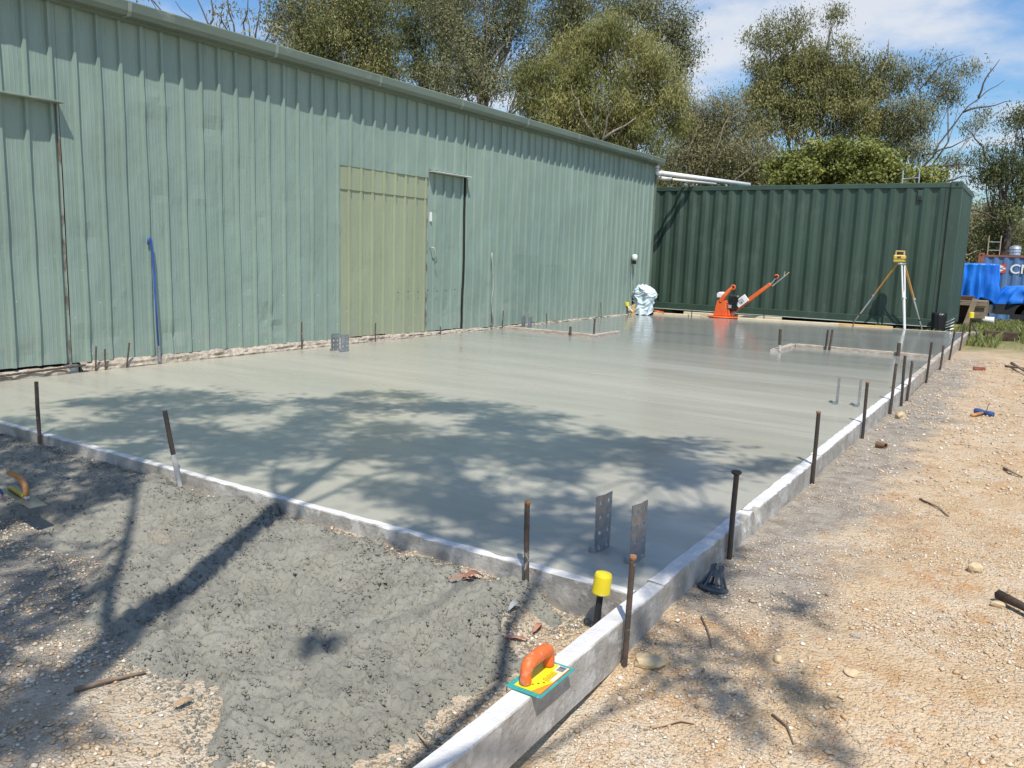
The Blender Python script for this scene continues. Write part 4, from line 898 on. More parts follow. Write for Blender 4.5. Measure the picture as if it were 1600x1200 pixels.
S1 = stones(42000, (-5.4, -1.05), (.85, 2.42), .0022, .0095, k_left, 2.8); S2 = stones(112000, (-1.0, 1.5), (.9, 6.5), .0022, .0068, k_right, 2.8)
S3 = stones(9000, (-.96, 1.6), (5, 13), .005, .014, lambda x, y: .4 + .6 * sst(.4, .6, fbm(x * 1.8, y * 1.8, 67)), 2.0)
S4 = stones(1100, (-3.0, .8), (.9, 3.2), .005, .013, lambda x, y: np.where(x < -1.0, k_left(x, y), (x > -.95) * 1.0), 1.8)
gxs, gys, gss = [np.concatenate(a) for a in zip(S1, S2, S3, S4)]; n = len(gxs)
Vn = np.repeat(IV[None], n, 0) * (1 + (rng.random((n, len(IV), 1)) - .5) * .7) * (gss[:, None, None] * np.stack([rng.uniform(.8, 1.25, n), rng.uniform(.7, 1.1, n), rng.uniform(.45, .8, n)], -1)[:, None, :])
a = rng.uniform(0, 6.28, n); ca, sa = np.cos(a)[:, None], np.sin(a)[:, None]
Vr = np.stack([Vn[..., 0] * ca - Vn[..., 1] * sa + gxs[:, None], Vn[..., 0] * sa + Vn[..., 1] * ca + gys[:, None], Vn[..., 2] + (gz(gxs, gys) + gss * .28)[:, None]], -1)
Fg = (IF[None] + (np.arange(n) * len(IV))[:, None, None]).reshape(-1, 3); tn = np.repeat(np.clip(rng.normal(.58, .26, n), 0, 1), len(IF))
tag(np_mesh('gravel', Vr.reshape(-1, 3), Fg, 'gravel', tone=tn), 'loose pale gravel scattered over the yard', 'gravel', kind='stuff')

# crumbs of half-set concrete over and around the spill
n0 = 95000; x = rng.uniform(-5.6, -1.12, n0); y = rng.uniform(1.1, 2.42, n0)
i_ = np.clip(((x - sx[0]) / st_).astype(int), 0, len(sx) - 1); j_ = np.clip(((y - sy[0]) / st_).astype(int), 0, len(sy) - 1)
mk_ = mask[i_, j_]; edge = sst(-.10, .02, sd[i_, j_]) * sst(.16, .02, sd[i_, j_])
cl_n = sst(.5, .66, fbm(x * 11, y * 11, 91, 3))
kp = rng.random(n0) < (.7 * edge + .55 * cl_n * sst(-.02, .06, sd[i_, j_]) + .05 * sst(-.35, 0, sd[i_, j_]))
x, y, i_, j_ = x[kp], y[kp], i_[kp], j_[kp]; n = len(x); sz_ = .0020 + .0056 * rng.random(n) ** 2.4
zb = np.where(mask[i_, j_] > .3, SZ[i_, j_], gz(x, y))
Vn = np.repeat(IV[None], n, 0) * (1 + (rng.random((n, len(IV), 1)) - .5) * .7) * (sz_[:, None, None] * np.stack([rng.uniform(.8, 1.4, n), rng.uniform(.7, 1.1, n), rng.uniform(.5, .9, n)], -1)[:, None, :])
a = rng.uniform(0, 6.28, n); ca, sa = np.cos(a)[:, None], np.sin(a)[:, None]
Vr = np.stack([Vn[..., 0] * ca - Vn[..., 1] * sa + x[:, None], Vn[..., 0] * sa + Vn[..., 1] * ca + y[:, None], Vn[..., 2] + (zb + sz_ * .05)[:, None]], -1)
Fg = (IF[None] + (np.arange(n) * len(IV))[:, None, None]).reshape(-1, 3)
tag(np_mesh('concrete_crumbs', Vr.reshape(-1, 3), Fg, 'spill'), 'loose crumbs of grey concrete on the spill', 'concrete crumbs', kind='stuff')

# ------------------------------------------------------------------ orange power trowel
pt = thing('power_trowel', 'orange power trowel parked at the far slab edge', 'power trowel', (-5.2, 16.05, .035))
W = lambda x, y, z: (x, 16.05 + y, z)
def pr(name, poly, y0, y1, mat, par=pt, bevel=.006): return MB().prism(poly, y0, y1, lambda a, b, h: (a, 16.05 + h, b)).build(name, mat, par, world=True, bevel=bevel)
pr('front_guard', [(-5.42, .04), (-5.14, .04), (-5.20, .33), (-5.37, .335)], -.17, -.13, 'orange')
pr('side_guard', [(-5.14, .04), (-5.10, .04), (-5.15, .30), (-5.20, .33)], -.13, .12, 'orange')
pr('rear_guard', [(-5.42, .04), (-5.14, .04), (-5.20, .33), (-5.37, .335)], .12, .16, 'orange')
MB().tube([W(-5.30, -.14, .32), W(-5.22, -.14, .45), W(-5.14, -.12, .56), W(-5.10, -.11, .60)], [.05, .045, .034, .028], 10).build('lifting_arm', 'orange', pt, world=True)
rg_ = [W(-5.085 + .042 * math.cos(a), -.11, .605 + .042 * math.sin(a)) for a in np.linspace(0, 2 * math.pi, 15)]
MB().tube(rg_, .014, 8, cap=False).build('lifting_eye', 'orange', pt, world=True, smooth=True)
pr('fuel_tank', [(-5.41, .38), (-5.27, .38), (-5.26, .47), (-5.29, .50), (-5.38, .50), (-5.42, .45)], -.10, .10, 'print_w', bevel=.02)
en = MB().box((-5.17, 15.93, .14), (-4.97, 16.17, .46)).build('engine', 'engine', pt, world=True, bevel=.03)
for k in range(5): MB().box((-5.175, 15.915, .19 + .045 * k), (-4.965, 15.93, .205 + .045 * k)).build('fin', 'engine', en, world=True)
MB().tube([W(-5.03, -.14, .36), W(-5.03, -.12, .36)], .075, 16).build('starter_cover', 'drum_black', en, world=True)
MB().tube([W(-4.98, -.13, .43), W(-4.95, -.13, .44)], .018, 8).build('spark_plug', 'alu', en, world=True)
MB().box((-5.14, 15.90, .20), (-5.08, 15.92, .26)).build('badge', 'alu', en, world=True)
d = Vector((.62, 0, .52)).normalized(); nn = Vector((-d.z, 0, d.x))
def beam(name, s0, s1, w0, w1, y0, y1, mat, par=pt, up=0.):
    o = Vector((-4.99, 16.05, .19)); pts = []
    m = MB(); vs = []
    for s, w in ((s0, w0), (s1, w1)):
        for yy in (y0, y1):
            for k in (-1, 1): vs.append(o + d * s + nn * (k * w / 2 + up) + Vector((0, yy, 0)))
    m.add(vs, [(0, 1, 3, 2), (4, 6, 7, 5), (0, 4, 5, 1), (2, 3, 7, 6), (1, 5, 7, 3), (0, 2, 6, 4)]); return m.build(name, mat, par, world=True, bevel=.006)
hb = beam('handle_boom', 0, .80, .085, .065, -.09, -.03, 'orange'); beam('boom_plate', .05, .30, .15, .15, -.115, -.095, 'print_w', up=.06); beam('boom_text', .11, .22, .09, .09, -.118, -.116, 'cable', up=.065); beam('boom_mark', .15, .17, .03, .03, -.121, -.119, 'print_k', up=.03)
o0 = Vector((-4.99, 16.0, .19))
MB().tube([o0 + d * .79, o0 + d * .86 + nn * .01, o0 + d * .93 + nn * .03], .012, 8).build('hook_stem', 'alu', pt, world=True)
c0 = o0 + d * .965 + nn * .045
MB().tube([c0 + d * (.038 * math.cos(a)) + nn * (.038 * math.sin(a)) for a in np.linspace(-2.3, 2.0, 12)], .012, 8).build('hook', 'orange', pt, world=True, smooth=True)
MB().tube([o0 + d * .80 - nn * .05, o0 + d * 1.12 - nn * .035], .012, 8).build('throttle_rod', 'alu', pt, world=True)
MB().tube([o0 + d * 1.02 + nn * .02, o0 + d * 1.05 - nn * .06], .008, 6).build('lever', 'black', pt, world=True)
MB().tube([o0 + d * 1.08 - nn * .03, o0 + d * 1.15 + nn * .03], .009, 6).build('lever', 'alu', pt, world=True)
MB().tube([o0 + d * 1.10 - nn * .04, o0 + d * 1.20 - nn * .03], .010, 6).build('grip', 'wood_y', pt, world=True)
for e in (0, .05): MB().tube([W(-4.99 + e * .4, -.06, .19 - e * .4), W(-5.13 + e, -.06, .05)], .014, 6).build('strut', 'alu', pt, world=True)
MB().lathe([(.30, .0), (.31, .006), (.31, .02), (.28, .03), (.12, .035), (.1, .06)], 28, (-5.26, 16.05, .0)).build('rotor_pan', 'orange', pt, world=True)
for k in range(4):
    a = k * math.pi / 2 + .3; T = Matrix.Translation((-5.26, 16.05, .001)) @ Matrix.Rotation(a, 4, 'Z')
    MB().box((.08, -.06, 0), (.33, .06, .006), 0, T).build('blade', 'steel_blade', pt, world=True)

# ------------------------------------------------------------------ laser level on tripod
tp = thing('tripod', 'surveying tripod with varnished legs standing at the far slab edge', 'tripod', (-2.10, 16.55, 0))
top = Vector((-2.20, 16.48, 1.17))
for foot, w in (((-2.00, 16.30, .0), 1), ((-2.93, 16.60, .03), 0), ((-1.76, 16.73, -.02), 0)):
    f_ = Vector(foot); hd = Vector(((f_.x - top.x), (f_.y - top.y), 0)).normalized() * .055; a_ = top + hd; mid = a_.lerp(f_, .53); sd_ = (f_ - a_).normalized().cross(Vector((0, 0, 1))).normalized()
    for s in (-1, 1):
        MB().tube([a_ + sd_ * .030 * s, mid + sd_ * .022 * s], .0125 if not w else .015, 8).build('leg_rod', 'wood_tripod' if not w else 'pvc', tp, world=True)
    MB().tube([mid - (f_ - a_) * .10, f_], [.017, .014] if not w else [.026, .022], 8).build('leg', 'alu' if not w else 'pvc', tp, world=True)
    MB().tube([mid + sd_ * .04, mid - sd_ * .04], .022, 8).build('clamp', 'alu', tp, world=True)
    MB().tube([f_ + (a_ - f_) * .16, f_ + (a_ - f_) * .14], .021, 8).build('collar', 'steel_dark', tp, world=True)
MB().lathe([(.05, -.03), (.085, -.02), (.09, .0), (.085, .012), (.03, .014)], 20, tuple(top)).build('head', 'alu', tp, world=True)
ll = thing('laser_level', 'yellow rotating laser level mounted on the tripod', 'laser level', (top.x - .03, top.y, top.z + .018))
MB().box((-.095, -.09, .0), (.095, .09, .05)).build('base', 'ochre', ll, bevel=.012)
MB().box((-.10, -.085, .052), (.10, .085, .135)).build('body', gm('laser_yellow', (.72, .48, .12), (.66, .42, .10), rough=.45), ll, bevel=.02)
MB().box((-.03, -.093, .085), (.03, -.086, .11)).build('window', 'print_k', ll)
for s in (-1, 1): MB().box((s * .068 - .012, -.02, .13), (s * .068 + .012, .02, .19)).build('post', 'wood_y', ll, bevel=.004)
MB().box((-.08, -.025, .19), (.08, .025, .212)).build('handle', 'wood_y', ll, bevel=.008)
MB().lathe([(.045, .13), (.045, .165), (.03, .172)], 14).build('rotor', 'print_k', ll)

# ------------------------------------------------------------------ draped bag by the shed corner
bgx, bgy = -6.62, 15.15
sil = [(0.0, -.20, .20), (.12, -.205, .20), (.22, -.19, .215), (.30, -.205, .23), (.38, -.225, .28), (.42, -.215, .29), (.47, -.19, .25), (.52, -.17, .13), (.565, -.13, .03), (.575, -.10, -.02)]
n = 17; V = np.zeros((len(sil) * 2 - 1, n + 1, 3))
rows = []
for i in range(len(sil) - 1):
    rows.append(sil[i]); rows.append(tuple((np.array(sil[i]) + np.array(sil[i + 1])) / 2))
rows.append(sil[-1])
for i, (z, l, r) in enumerate(rows):
    for k in range(n + 1):
        a = 2 * math.pi * k / n; cx, w = (l + r) / 2, (r - l) / 2
        fold = 1 + .09 * math.sin(a * 7 + z * 9) + .06 * math.sin(a * 11 - z * 14)
        zz = z + (.05 * max(0, math.sin(a * 2 + 1.2)) + .02 * math.sin(a * 9) if i == 0 else .02 * math.sin(a * 5 + z * 20))
        V[i, k] = (bgx + cx + w * math.cos(a) * (1 + (fold - 1) * .5), bgy + min(w, .16) * 1.0 * math.sin(a) * fold, .01 + zz)
bag = thing('draped_bag', 'pale blue-white tarp draped over a load at the shed corner', 'tarp', (bgx, bgy, 0))
V[1:-1] += (rng.random(V[1:-1].shape) - .5) * .035; V[:, -1] = V[:, 0]
cl_ = MB().grid(V).build('sheet', 'tarp_pale', bag, world=True); cl_.modifiers.new('t', 'SOLIDIFY').thickness = .004
for z, dx in ((.40, -.17), (.33, -.16), (.27, -.15)):
    MB().box((bgx + dx - .01, bgy - .165, z), (bgx + dx + .05, bgy - .158, z + .022), 0).build('print', 'stripe', bag, world=True)
MB().prism([(.07, .43), (.11, .44), (.10, .38), (.12, .36), (.08, .35)], -.178, -.172, lambda a, b, h: (bgx + a, bgy + h, b)).build('print', 'stripe', bag, world=True)
MB().box((bgx - .15, bgy - .10, 0), (bgx + .15, bgy + .10, .13)).build('load', 'gap', bag, world=True)
for i, (x0, x1, zt, c) in enumerate([(-6.93, -6.86, .16, 'wood_pale'), (-6.85, -6.79, .19, 'wood_y'), (-6.97, -6.93, .10, 'galv')]):
    tag(MB().box((x0 + .06, 14.98, -.02), (x1 + .06, 15.05, zt)).build('timber_offcut', c, bevel=.004), ('pale offcut block left of the draped bag', 'yellow offcut block touching the draped bag', 'grey metal offcut next to the capped bar')[i], 'offcut')
tag(MB().tube([(-6.86, 14.92, .17), (-6.76, 14.98, .06)], .012, 6).build('pipe_piece', 'pvc'), 'short white pipe piece slanting by the yellow-capped wall bar', 'pipe')
hs = [(-6.38 + .10 * math.cos(a), 15.40 + .07 * math.sin(a), .045 + .028 * math.sin(a * .5)) for a in np.linspace(-.3, 5.2, 20)]
tag(MB().tube(hs, .013, 8).build('orange_hose', 'orange', smooth=True), 'orange hose loop at the foot of the draped bag', 'hose')

# ------------------------------------------------------------------ things beyond the right corner
dr = thing('black_drum', 'shiny black plastic roll standing by the container corner', 'roll', (-1.50, 16.72, -.10))
m = MB(); u = np.linspace(0, 2 * math.pi, 29)
V = np.array([[(-1.50 + (.115 + .012 * math.sin(a * 9 + z * 7)) * math.cos(a), 16.72 + (.115 + .012 * math.sin(a * 9 + z * 7)) * math.sin(a), -.12 + z) for a in u] for z in np.linspace(0, .43, 8)])
m.grid(V); m.build('wrap', 'drum_black', dr, world=True, smooth=True).modifiers.new('t', 'SOLIDIFY').thickness = .01
MB().tube([(-1.50, 16.72, -.12), (-1.50, 16.72, .29)], .085, 12).build('core', 'gap', dr, world=True)
ms = thing('mesh_offcut', 'bent wire offcut leaning by the black roll', 'wire', (-1.33, 16.66, -.05))
for k in range(4): MB().tube([(-1.38, 16.64, .0 + .05 * k), (-1.30, 16.64, .03 + .055 * k), (-1.25, 16.66, .05 + .06 * k)], .006, 5).build('wire', 'alu', ms, world=True)
tag(MB().box((-.76, 16.55, -.10), (-.25, 16.75, .06)).build('timber_sleeper', 'wood_dark', bevel=.01), 'dark timber sleeper lying on the grass edge', 'sleeper')
tag(MB().box((-1.0, 16.9, -.1), (-.86, 17.0, .0)).build('rubble_block', 'stone_grey', bevel=.02), 'small pale rubble lump beside the brace foot', 'rubble')
wp_ = thing('pipe_length', 'white plastic pipe lying on the grass, open end forward', 'pipe', (-.97, 20.4, .03))
V = np.array([[(-1.40 + .62 * s + 0, 21.0 - .6 * s + r * math.cos(a), .035 + r * math.sin(a)) for a in np.linspace(0, 2 * math.pi, 19)] for s, r in ((0, .055), (1, .075), (1, .062), (.3, .05))])
MB().grid(V).build('tube', 'pvc', wp_, world=True, smooth=True)
wb = thing('work_bench', 'rough timber bench beside the blue tarp', 'bench', (-1.3, 20.6, -.13))
for a_, b_, nm in [((-1.66, 20.4, .40), (-.95, 21.0, .44), 'top'), ((-1.60, 20.42, -.14), (-1.54, 20.5, .40), 'leg'), ((-1.0, 20.9, -.14), (-.94, 20.98, .40), 'leg'), ((-1.60, 20.9, -.14), (-1.54, 20.98, .40), 'leg'), ((-1.20, 20.44, .06), (-.96, 20.50, .36), 'end_panel'), ((-1.54, 20.85, -.1), (-1.0, 20.89, .38), 'rear_panel'), ((-1.62, 20.38, .33), (-.95, 20.40, .395), 'apron')]:
    MB().box(a_, b_).build(nm, 'wood_grey' if nm != 'rear_panel' else 'wood_dark', wb, world=True, bevel=.004)
MB().box((-1.58, 20.45, .445), (-1.22, 20.9, .53)).build('stacked_board', 'wood_dark', wb, world=True, bevel=.01)
o = MB().box((-.055, -.02, 0), (.055, .02, .62)).build('leaning_plank', 'wood_grey', bevel=.003); o.location = (-1.30, 20.2, -.12); o.rotation_euler = (R(-8), R(12), 0); tag(o, 'weathered plank leaning against the timber bench', 'plank')
def tarp(label, x0, x1, y0, y1, z0, z1, seed, ragged=.12, lean=.0, dome=.0):
    n = 260; nz = 22; V = np.zeros((nz + 6, n + 1, 3))
    cx, cy = (x0 + x1) / 2, (y0 + y1) / 2; hx_, hy_ = (x1 - x0) / 2, (y1 - y0) / 2
    for k in range(n + 1):
        a = 2 * math.pi * k / n; c, s = math.cos(a), math.sin(a); q_ = (abs(c) ** 5 + abs(s) ** 5) ** (-1 / 5)
        fold = .085 * math.sin(a * 11 + seed) + .055 * math.sin(a * 23 + seed * 2 + 3 * math.sin(a * 5)) + .045 * math.sin(a * 37 + seed) + .03 * math.sin(a * 61 + seed)
        low = ragged * (.5 + .5 * math.sin(a * 3 + seed)) + .04 * math.sin(a * 11 + seed)
        for i in range(nz + 6):
            if i < nz:
                t_ = i / (nz - 1); z = z0 - low * (1 - t_) + (z1 - z0) * t_; f = fold * (1 - t_ * .75) + .02 * math.sin(t_ * 9 + a * 4 + seed) ; r = 1 + f * .8 + .03 * math.sin(t_ * 7 + a * 17 + seed) * math.sin(a * 9) - dome * t_ ** 3
            else:
                t_ = (i - nz + 1) / 6; r = (1 - dome) * (1 - t_); z = z1 + .03 * math.sin(a * 3 + seed) * (1 - t_) + dome * .2 * (1 - (1 - t_) ** 2)
            V[i, k] = (cx + hx_ * q_ * c * r + lean * (z - z0), cy + hy_ * q_ * s * r, z)
    t = thing('blue_tarp', label, 'tarp', (cx, cy, z0 - .3), 'blue tarps over stored goods')
    MB().grid(V).build('sheet', 'tarp_blue', t, world=True, smooth=True).modifiers.new('t', 'SOLIDIFY').thickness = .004
    return t
tarp('tall blue tarp over stored goods beside the green container', -2.6, -.92, 21.9, 23.2, .42, 1.24, 1.3, .22)
tb = tarp('low rounded blue tarp at the right picture edge', -.80, 1.9, 22.0, 23.6, .36, .74, 4.1, .16, dome=.12)
tl = thing('trailer', 'dark trailer under the low blue tarp', 'trailer', (.4, 22.8, -.12))
MB().box((-.85, 22.1, .10), (1.8, 23.5, .34)).build('tray', 'gap', tl, world=True); MB().box((-.55, 22.05, .0), (1.8, 22.1, .12)).build('chassis', 'black', tl, world=True)
for x in (-.2, 1.2):
    w_ = MB().tube([(x, 22.1, .13), (x, 22.3, .13)], .26, 20).build('wheel', 'black', tl, world=True); MB().tube([(x, 22.09, .13), (x, 22.11, .13)], .13, 14).build('rim', 'steel_dark', w_, world=True)
MB().box((-1.0, 22.4, .1), (-.86, 22.5, .34)).build('drawbar_post', 'galv', tl, world=True)
st2 = MB().box((-2.3, 22.2, -.2), (-1.0, 23.0, .9)); tag(st2.build('stored_crate', 'wood_dark', bevel=.01), 'dark stored load under the tall blue tarp', 'crate')
# far blue container with lettering
BC = thing('shipping_container', 'blue shipping container with white lettering beyond the tarps', 'container', (1.2, 30, -1.02))
bx0, bx1, by, bz0, bz1 = -1.80, 4.26, 30.0, -1.02, 1.57
corr(bx0 + .18, bx1 - .15, lambda a, b, z: (a, by + .01 + b, z), z0=bz0 + .15, z1=bz1 - .06).build('side_wall', 'bluecont', BC, world=True, fixn=False).modifiers.new('t', 'SOLIDIFY').thickness = .004
MB().box((bx0 + .17, by + .002, bz1 - .058), (bx1, by + .06, bz1 - .0)).build('top_rail', 'rusty_paint', BC, world=True); MB().box((bx0 + .17, by, bz0), (bx1, by + .07, bz0 + .15)).build('bottom_rail', 'bluecont', BC, world=True)
cp = MB().box((bx0, by - .004, bz0), (bx0 + .168, by + .165, bz1 + .05)).build('corner_post', 'rusty_paint', BC, world=True, bevel=.01)
MB().tube([(bx0 + .09, by - .008, bz1 - .02), (bx0 + .09, by + .02, bz1 - .02)], .03, 10).build('hole', 'gap', cp, world=True)
MB().box((bx0, by + .17, bz0), (bx1, by + 2.43, bz1 - .02)).build('body', 'bluecont', BC, world=True)
def text(s, size, loc, mat, par, name='lettering'):
    cu = bpy.data.curves.new(name, 'FONT'); cu.body = s; cu.size = size; cu.extrude = .003; cu.offset = .012 * size
    tmp = bpy.data.objects.new('tmp', cu); COL.objects.link(tmp); dg = bpy.context.evaluated_depsgraph_get(); me = bpy.data.meshes.new_from_object(tmp.evaluated_get(dg)); bpy.data.objects.remove(tmp)
    me.materials.clear(); me.materials.append(M[mat]); me.name = name; o = bpy.data.objects.new(name, me); COL.objects.link(o); o.parent = par; o.location = Vector(loc) - tot(par); o.rotation_euler = (R(90), 0, 0); return o
text('CMA CGM', .40, (-.90, by + .004, 1.02), 'print_w', BC)
lg = MB().prism([(-1.36, 1.15), (-1.17, 1.02), (-1.02, 1.02), (-1.0, 1.06), (-1.0, 1.28), (-1.05, 1.29), (-1.30, 1.29)], by + .001, by + .004, lambda a, b, h: (a, h, b)).build('logo_ground', 'print_r', BC, world=True)
dm = MB().prism([(-1.33, 1.16), (-1.24, 1.09), (-1.165, 1.055), (-1.09, 1.09), (-1.0, 1.16), (-1.09, 1.23), (-1.165, 1.265), (-1.24, 1.23)], by - .002, by, lambda a, b, h: (a, h, b)).build('logo_diamond', 'print_w', lg, world=True)
text('CNC', .10, (-1.265, by - .004, 1.125), 'print_k', BC, 'logo_lettering')
bk = thing('metal_bucket', 'shiny metal tub standing on the blue container', 'tub', (-.84, 30.8, 1.57))
MB().lathe([(.13, 0), (.16, .02), (.15, .10), (.165, .11), (.16, .20), (.175, .21), (.15, .28), (.06, .32)], 18, (-.84, 30.8, 1.575)).build('tub', 'alu', bk, world=True)
ld = thing('ladder', 'aluminium ladder end rising behind the blue container', 'ladder', (-1.5, 33, -1.0))
for x in (-1.68, -1.32): MB().tube([(x, 33, -1.05), (x - .04, 33, 2.27)], .018, 6).build('rail', 'stickpale', ld, world=True)
for k in range(11): MB().tube([(-1.70, 33, -.75 + .28 * k), (-1.35, 33, -.75 + .28 * k)], .014, 6).build('rung', 'alu', ld, world=True)

# ------------------------------------------------------------------ grass
def grass(n, xr, yr, keep, h0, h1):
    x = rng.uniform(*xr, n); y = rng.uniform(*yr, n); k = keep(x, y) > rng.random(n); x = x[k]; y = y[k]; n = len(x)
    a = rng.uniform(0, 6.28, n); h = rng.uniform(h0, h1, n) * (.5 + fbm(x * 2, y * 2, 71)); w = .006 + .004 * rng.random(n); ln = rng.uniform(.1, .7, n) * h; z = gz(x, y)
    b = rng.uniform(0, 6.28, n); c, s = np.cos(a), np.sin(a)
    V = np.stack([np.stack([x - w * c, y - w * s, z - .01], -1), np.stack([x + w * c, y + w * s, z - .01], -1), np.stack([x + ln * .35 * np.cos(b) + w * .6 * c, y + ln * .35 * np.sin(b) + w * .6 * s, z + h * .6], -1), np.stack([x + ln * np.cos(b), y + ln * np.sin(b), z + h], -1)], 1)
    return V
g1 = grass(26000, (-1.35, 2.6), (15.0, 22.0), lambda x, y: sst(.40, .55, fbm(x * 1.4, y * 1.4, 73)) * sst(14.8, 17.6, y) + .25 * sst(17, 19, y), .03, .10)
g2 = grass(1800, (-2.5, -1.35), (16.5, 16.85), lambda x, y: .5 + 0 * x, .05, .16); g3 = grass(500, (-.95, -.5), (15.2, 16.4), lambda x, y: .7 + 0 * x, .06, .18)
g4 = grass(1500, (-.9, .4), (16.7, 17.4), lambda x, y: .6 + 0 * x, .06, .2)
Vg = np.concatenate([g1, g2, g3, g4]); n = len(Vg)
tag(np_mesh('grass', Vg.reshape(-1, 3), np.arange(n * 4).reshape(n, 4), 'grass', tone=rng.random(n)), 'green grass beyond the far slab corner', 'grass', kind='stuff')

# ------------------------------------------------------------------ trees
def leaves(C, n_each, sig, L, w, droop, tone_c, size_var=.4):
    """C: (m,3) clump centres -> leaf quads hanging round each centre"""
    m = len(C); P = np.repeat(C, n_each, 0) + rng.normal(0, 1, (m * n_each, 3)) * np.array(sig); n = len(P)
    d = rng.normal(0, 1, (n, 3)); d[:, 2] -= droop; d /= np.linalg.norm(d, axis=1)[:, None]
    out_ = P - np.repeat(C, n_each, 0); out_ /= (np.linalg.norm(out_, axis=1)[:, None] + 1e-9); r = rng.normal(0, .62, (n, 3)) + out_ * .9 + np.array([.15, -.25, .55]); wv = np.cross(d, r); wv /= (np.linalg.norm(wv, axis=1)[:, None] + 1e-9)
    l = L * (1 + size_var * (rng.random(n) - .5) * 2); ww = w * (1 + size_var * (rng.random(n) - .5) * 2)
    a = P; b = P + d * (l * .45)[:, None] + wv * (ww * .5)[:, None]; c = P + d * l[:, None]; e = P + d * (l * .45)[:, None] - wv * (ww * .5)[:, None]
    V = np.stack([a, b, c, e], 1); tone = np.clip(np.repeat(tone_c, n_each) * .75 + rng.random(n) * .25, 0, 1)
    return V, tone
def curve(a, b, n=5, wob=.15, sag=0.):
    a = Vector(a); b = Vector(b); L = (b - a).length; out = []
    for i in range(n + 1):
        t_ = i / n; p = a.lerp(b, t_); k = math.sin(t_ * math.pi)
        p += Vector((random.uniform(-1, 1), random.uniform(-1, 1), random.uniform(-1, 1))) * wob * L * .12 * (1 if 0 < i < n else 0); p.z += sag * L * k; out.append(p)
    return out
def tree(name, label, base, fork, lobes, leafmat, bark, tr=.16, clumps=34, per=46, sig=(.20, .20, .20), L=.13, w=.035, droop=1.2, deep=.9, group='trees behind the shed and container', wisp=(), shell=2.0, toned=.25, limb_r=.5, twig_r=.010, cf=.62):
    root = thing(name, label, 'tree', base, group)
    m = MB(); base = Vector(base); fork = Vector(fork)
    tp_ = curve(base - Vector((0, 0, .3)), fork, 5, .25); m.tube(tp_, [tr * (1.15 - .45 * i / 5) for i in range(6)], 9)
    VV = []; TT = []
    for li, (x, y, z, rx, rz) in enumerate(lobes):
        c = Vector((x, y, z)); st_pt = tp_[random.randint(3, 5)]
        lb = curve(st_pt, c - Vector((0, 0, rz * .25)), 5, .5, -.04); r0 = tr * limb_r * random.uniform(.6, .9); m.tube(lb, [r0 * (1 - .72 * i / 5) for i in range(6)], 6)
        nc = max(5, int(clumps * cf * (rx * rz))) if li not in wisp else max(4, int(clumps * cf * rx * rz * .8))
        u = rng.normal(0, 1, (nc, 3)); u /= np.linalg.norm(u, axis=1)[:, None]; rad = rng.random(nc) ** (1 / shell)
        C = np.array(c)[None] + u * rad[:, None] * np.array([rx, rx * deep, rz])
        tc_ = np.clip(.5 + toned * rng.normal(0, 1, nc), 0, 1); pe = per if li not in wisp else int(per * .6)
        V, T = leaves(C, int(pe * 3.3 * .62 / cf), (sig[0] * (1.1 if cf == 1 else 1.22), sig[1] * (1.1 if cf == 1 else 1.22), sig[2] * .95), L * .92, w * 1.08, droop, tc_); VV.append(V); TT.append(T)
        for k in range(nc):
            s0 = lb[random.randint(2, 5)]; tw = curve(s0, C[k], 3, .6, .05); m.tube(tw, [twig_r * 1.6, twig_r * 1.3, twig_r, twig_r * .5], 4, cap=False)
    m.build('trunk', bark, root, world=True, smooth=True, fixn=False)
    V = np.concatenate(VV); n = len(V); np_mesh('crown', V.reshape(-1, 3), np.arange(n * 4).reshape(n, 4), leafmat, root, np.concatenate(TT), off=tuple(tot(root)))
    return root
def bare(root, segs, mat='bark', r=.02):
    for s in segs:
        P = [Vector(p) for p in s]; Q = [P[0]]
        for a_, b_ in zip(P[:-1], P[1:]): Q += curve(a_, b_, 3, .45)[1:]
        MB().tube(Q, [r * (1 - .78 * i / (len(Q) - 1)) for i in range(len(Q))], 5).build('bare_branch', mat, root, world=True, smooth=True)
T1=[(-19.34,15.24,7.16,0.52,0.52),(-18.53,15.73,7.02,0.60,0.52),(-18.06,15.97,6.70,0.43,0.34),(-21.06,14.23,7.75,0.69,0.26)]
T2=[(-19.12,17.88,7.69,1.0,1.0),(-18.11,18.43,7.17,1.2,1.03),(-18.85,17.87,6.68,0.94,0.56),(-17.57,18.93,8.03,1.13,0.94),(-16.94,19.07,6.66,0.94,0.66),(-18.77,18.32,8.82,1.31,0.75),(-17.4,18.9,6.2,1.0,.5)]
T2b=[(-19.86,23.69,9.19,1.25,1.59),(-18.57,24.27,7.89,1.36,1.13),(-19.35,23.64,7.19,1.13,0.79),(-19.64,24.09,10.55,1.13,0.91),(-18.3,24.3,9.6,1.2,1.1)]
T3=[(-15.42,21.41,7.56,1.2,1.1),(-14.51,22.12,8.28,1.1,0.98),(-14.93,21.47,6.23,1.07,0.78),(-13.83,22.25,6.66,0.78,1.17),(-16.33,20.97,8.30,0.78,0.78),(-15.12,21.93,9.32,1.56,0.78),(-15.9,20.9,6.2,.8,.7)]
T3b=[(-18.07,32.51,11.77,1.91,0.82),(-15.99,33.83,11.72,1.37,0.68),(-14.60,34.52,10.85,0.95,1.09),(-14.02,34.69,9.62,0.60,0.82),(-18.5,32.3,10.3,1.5,1.2)]
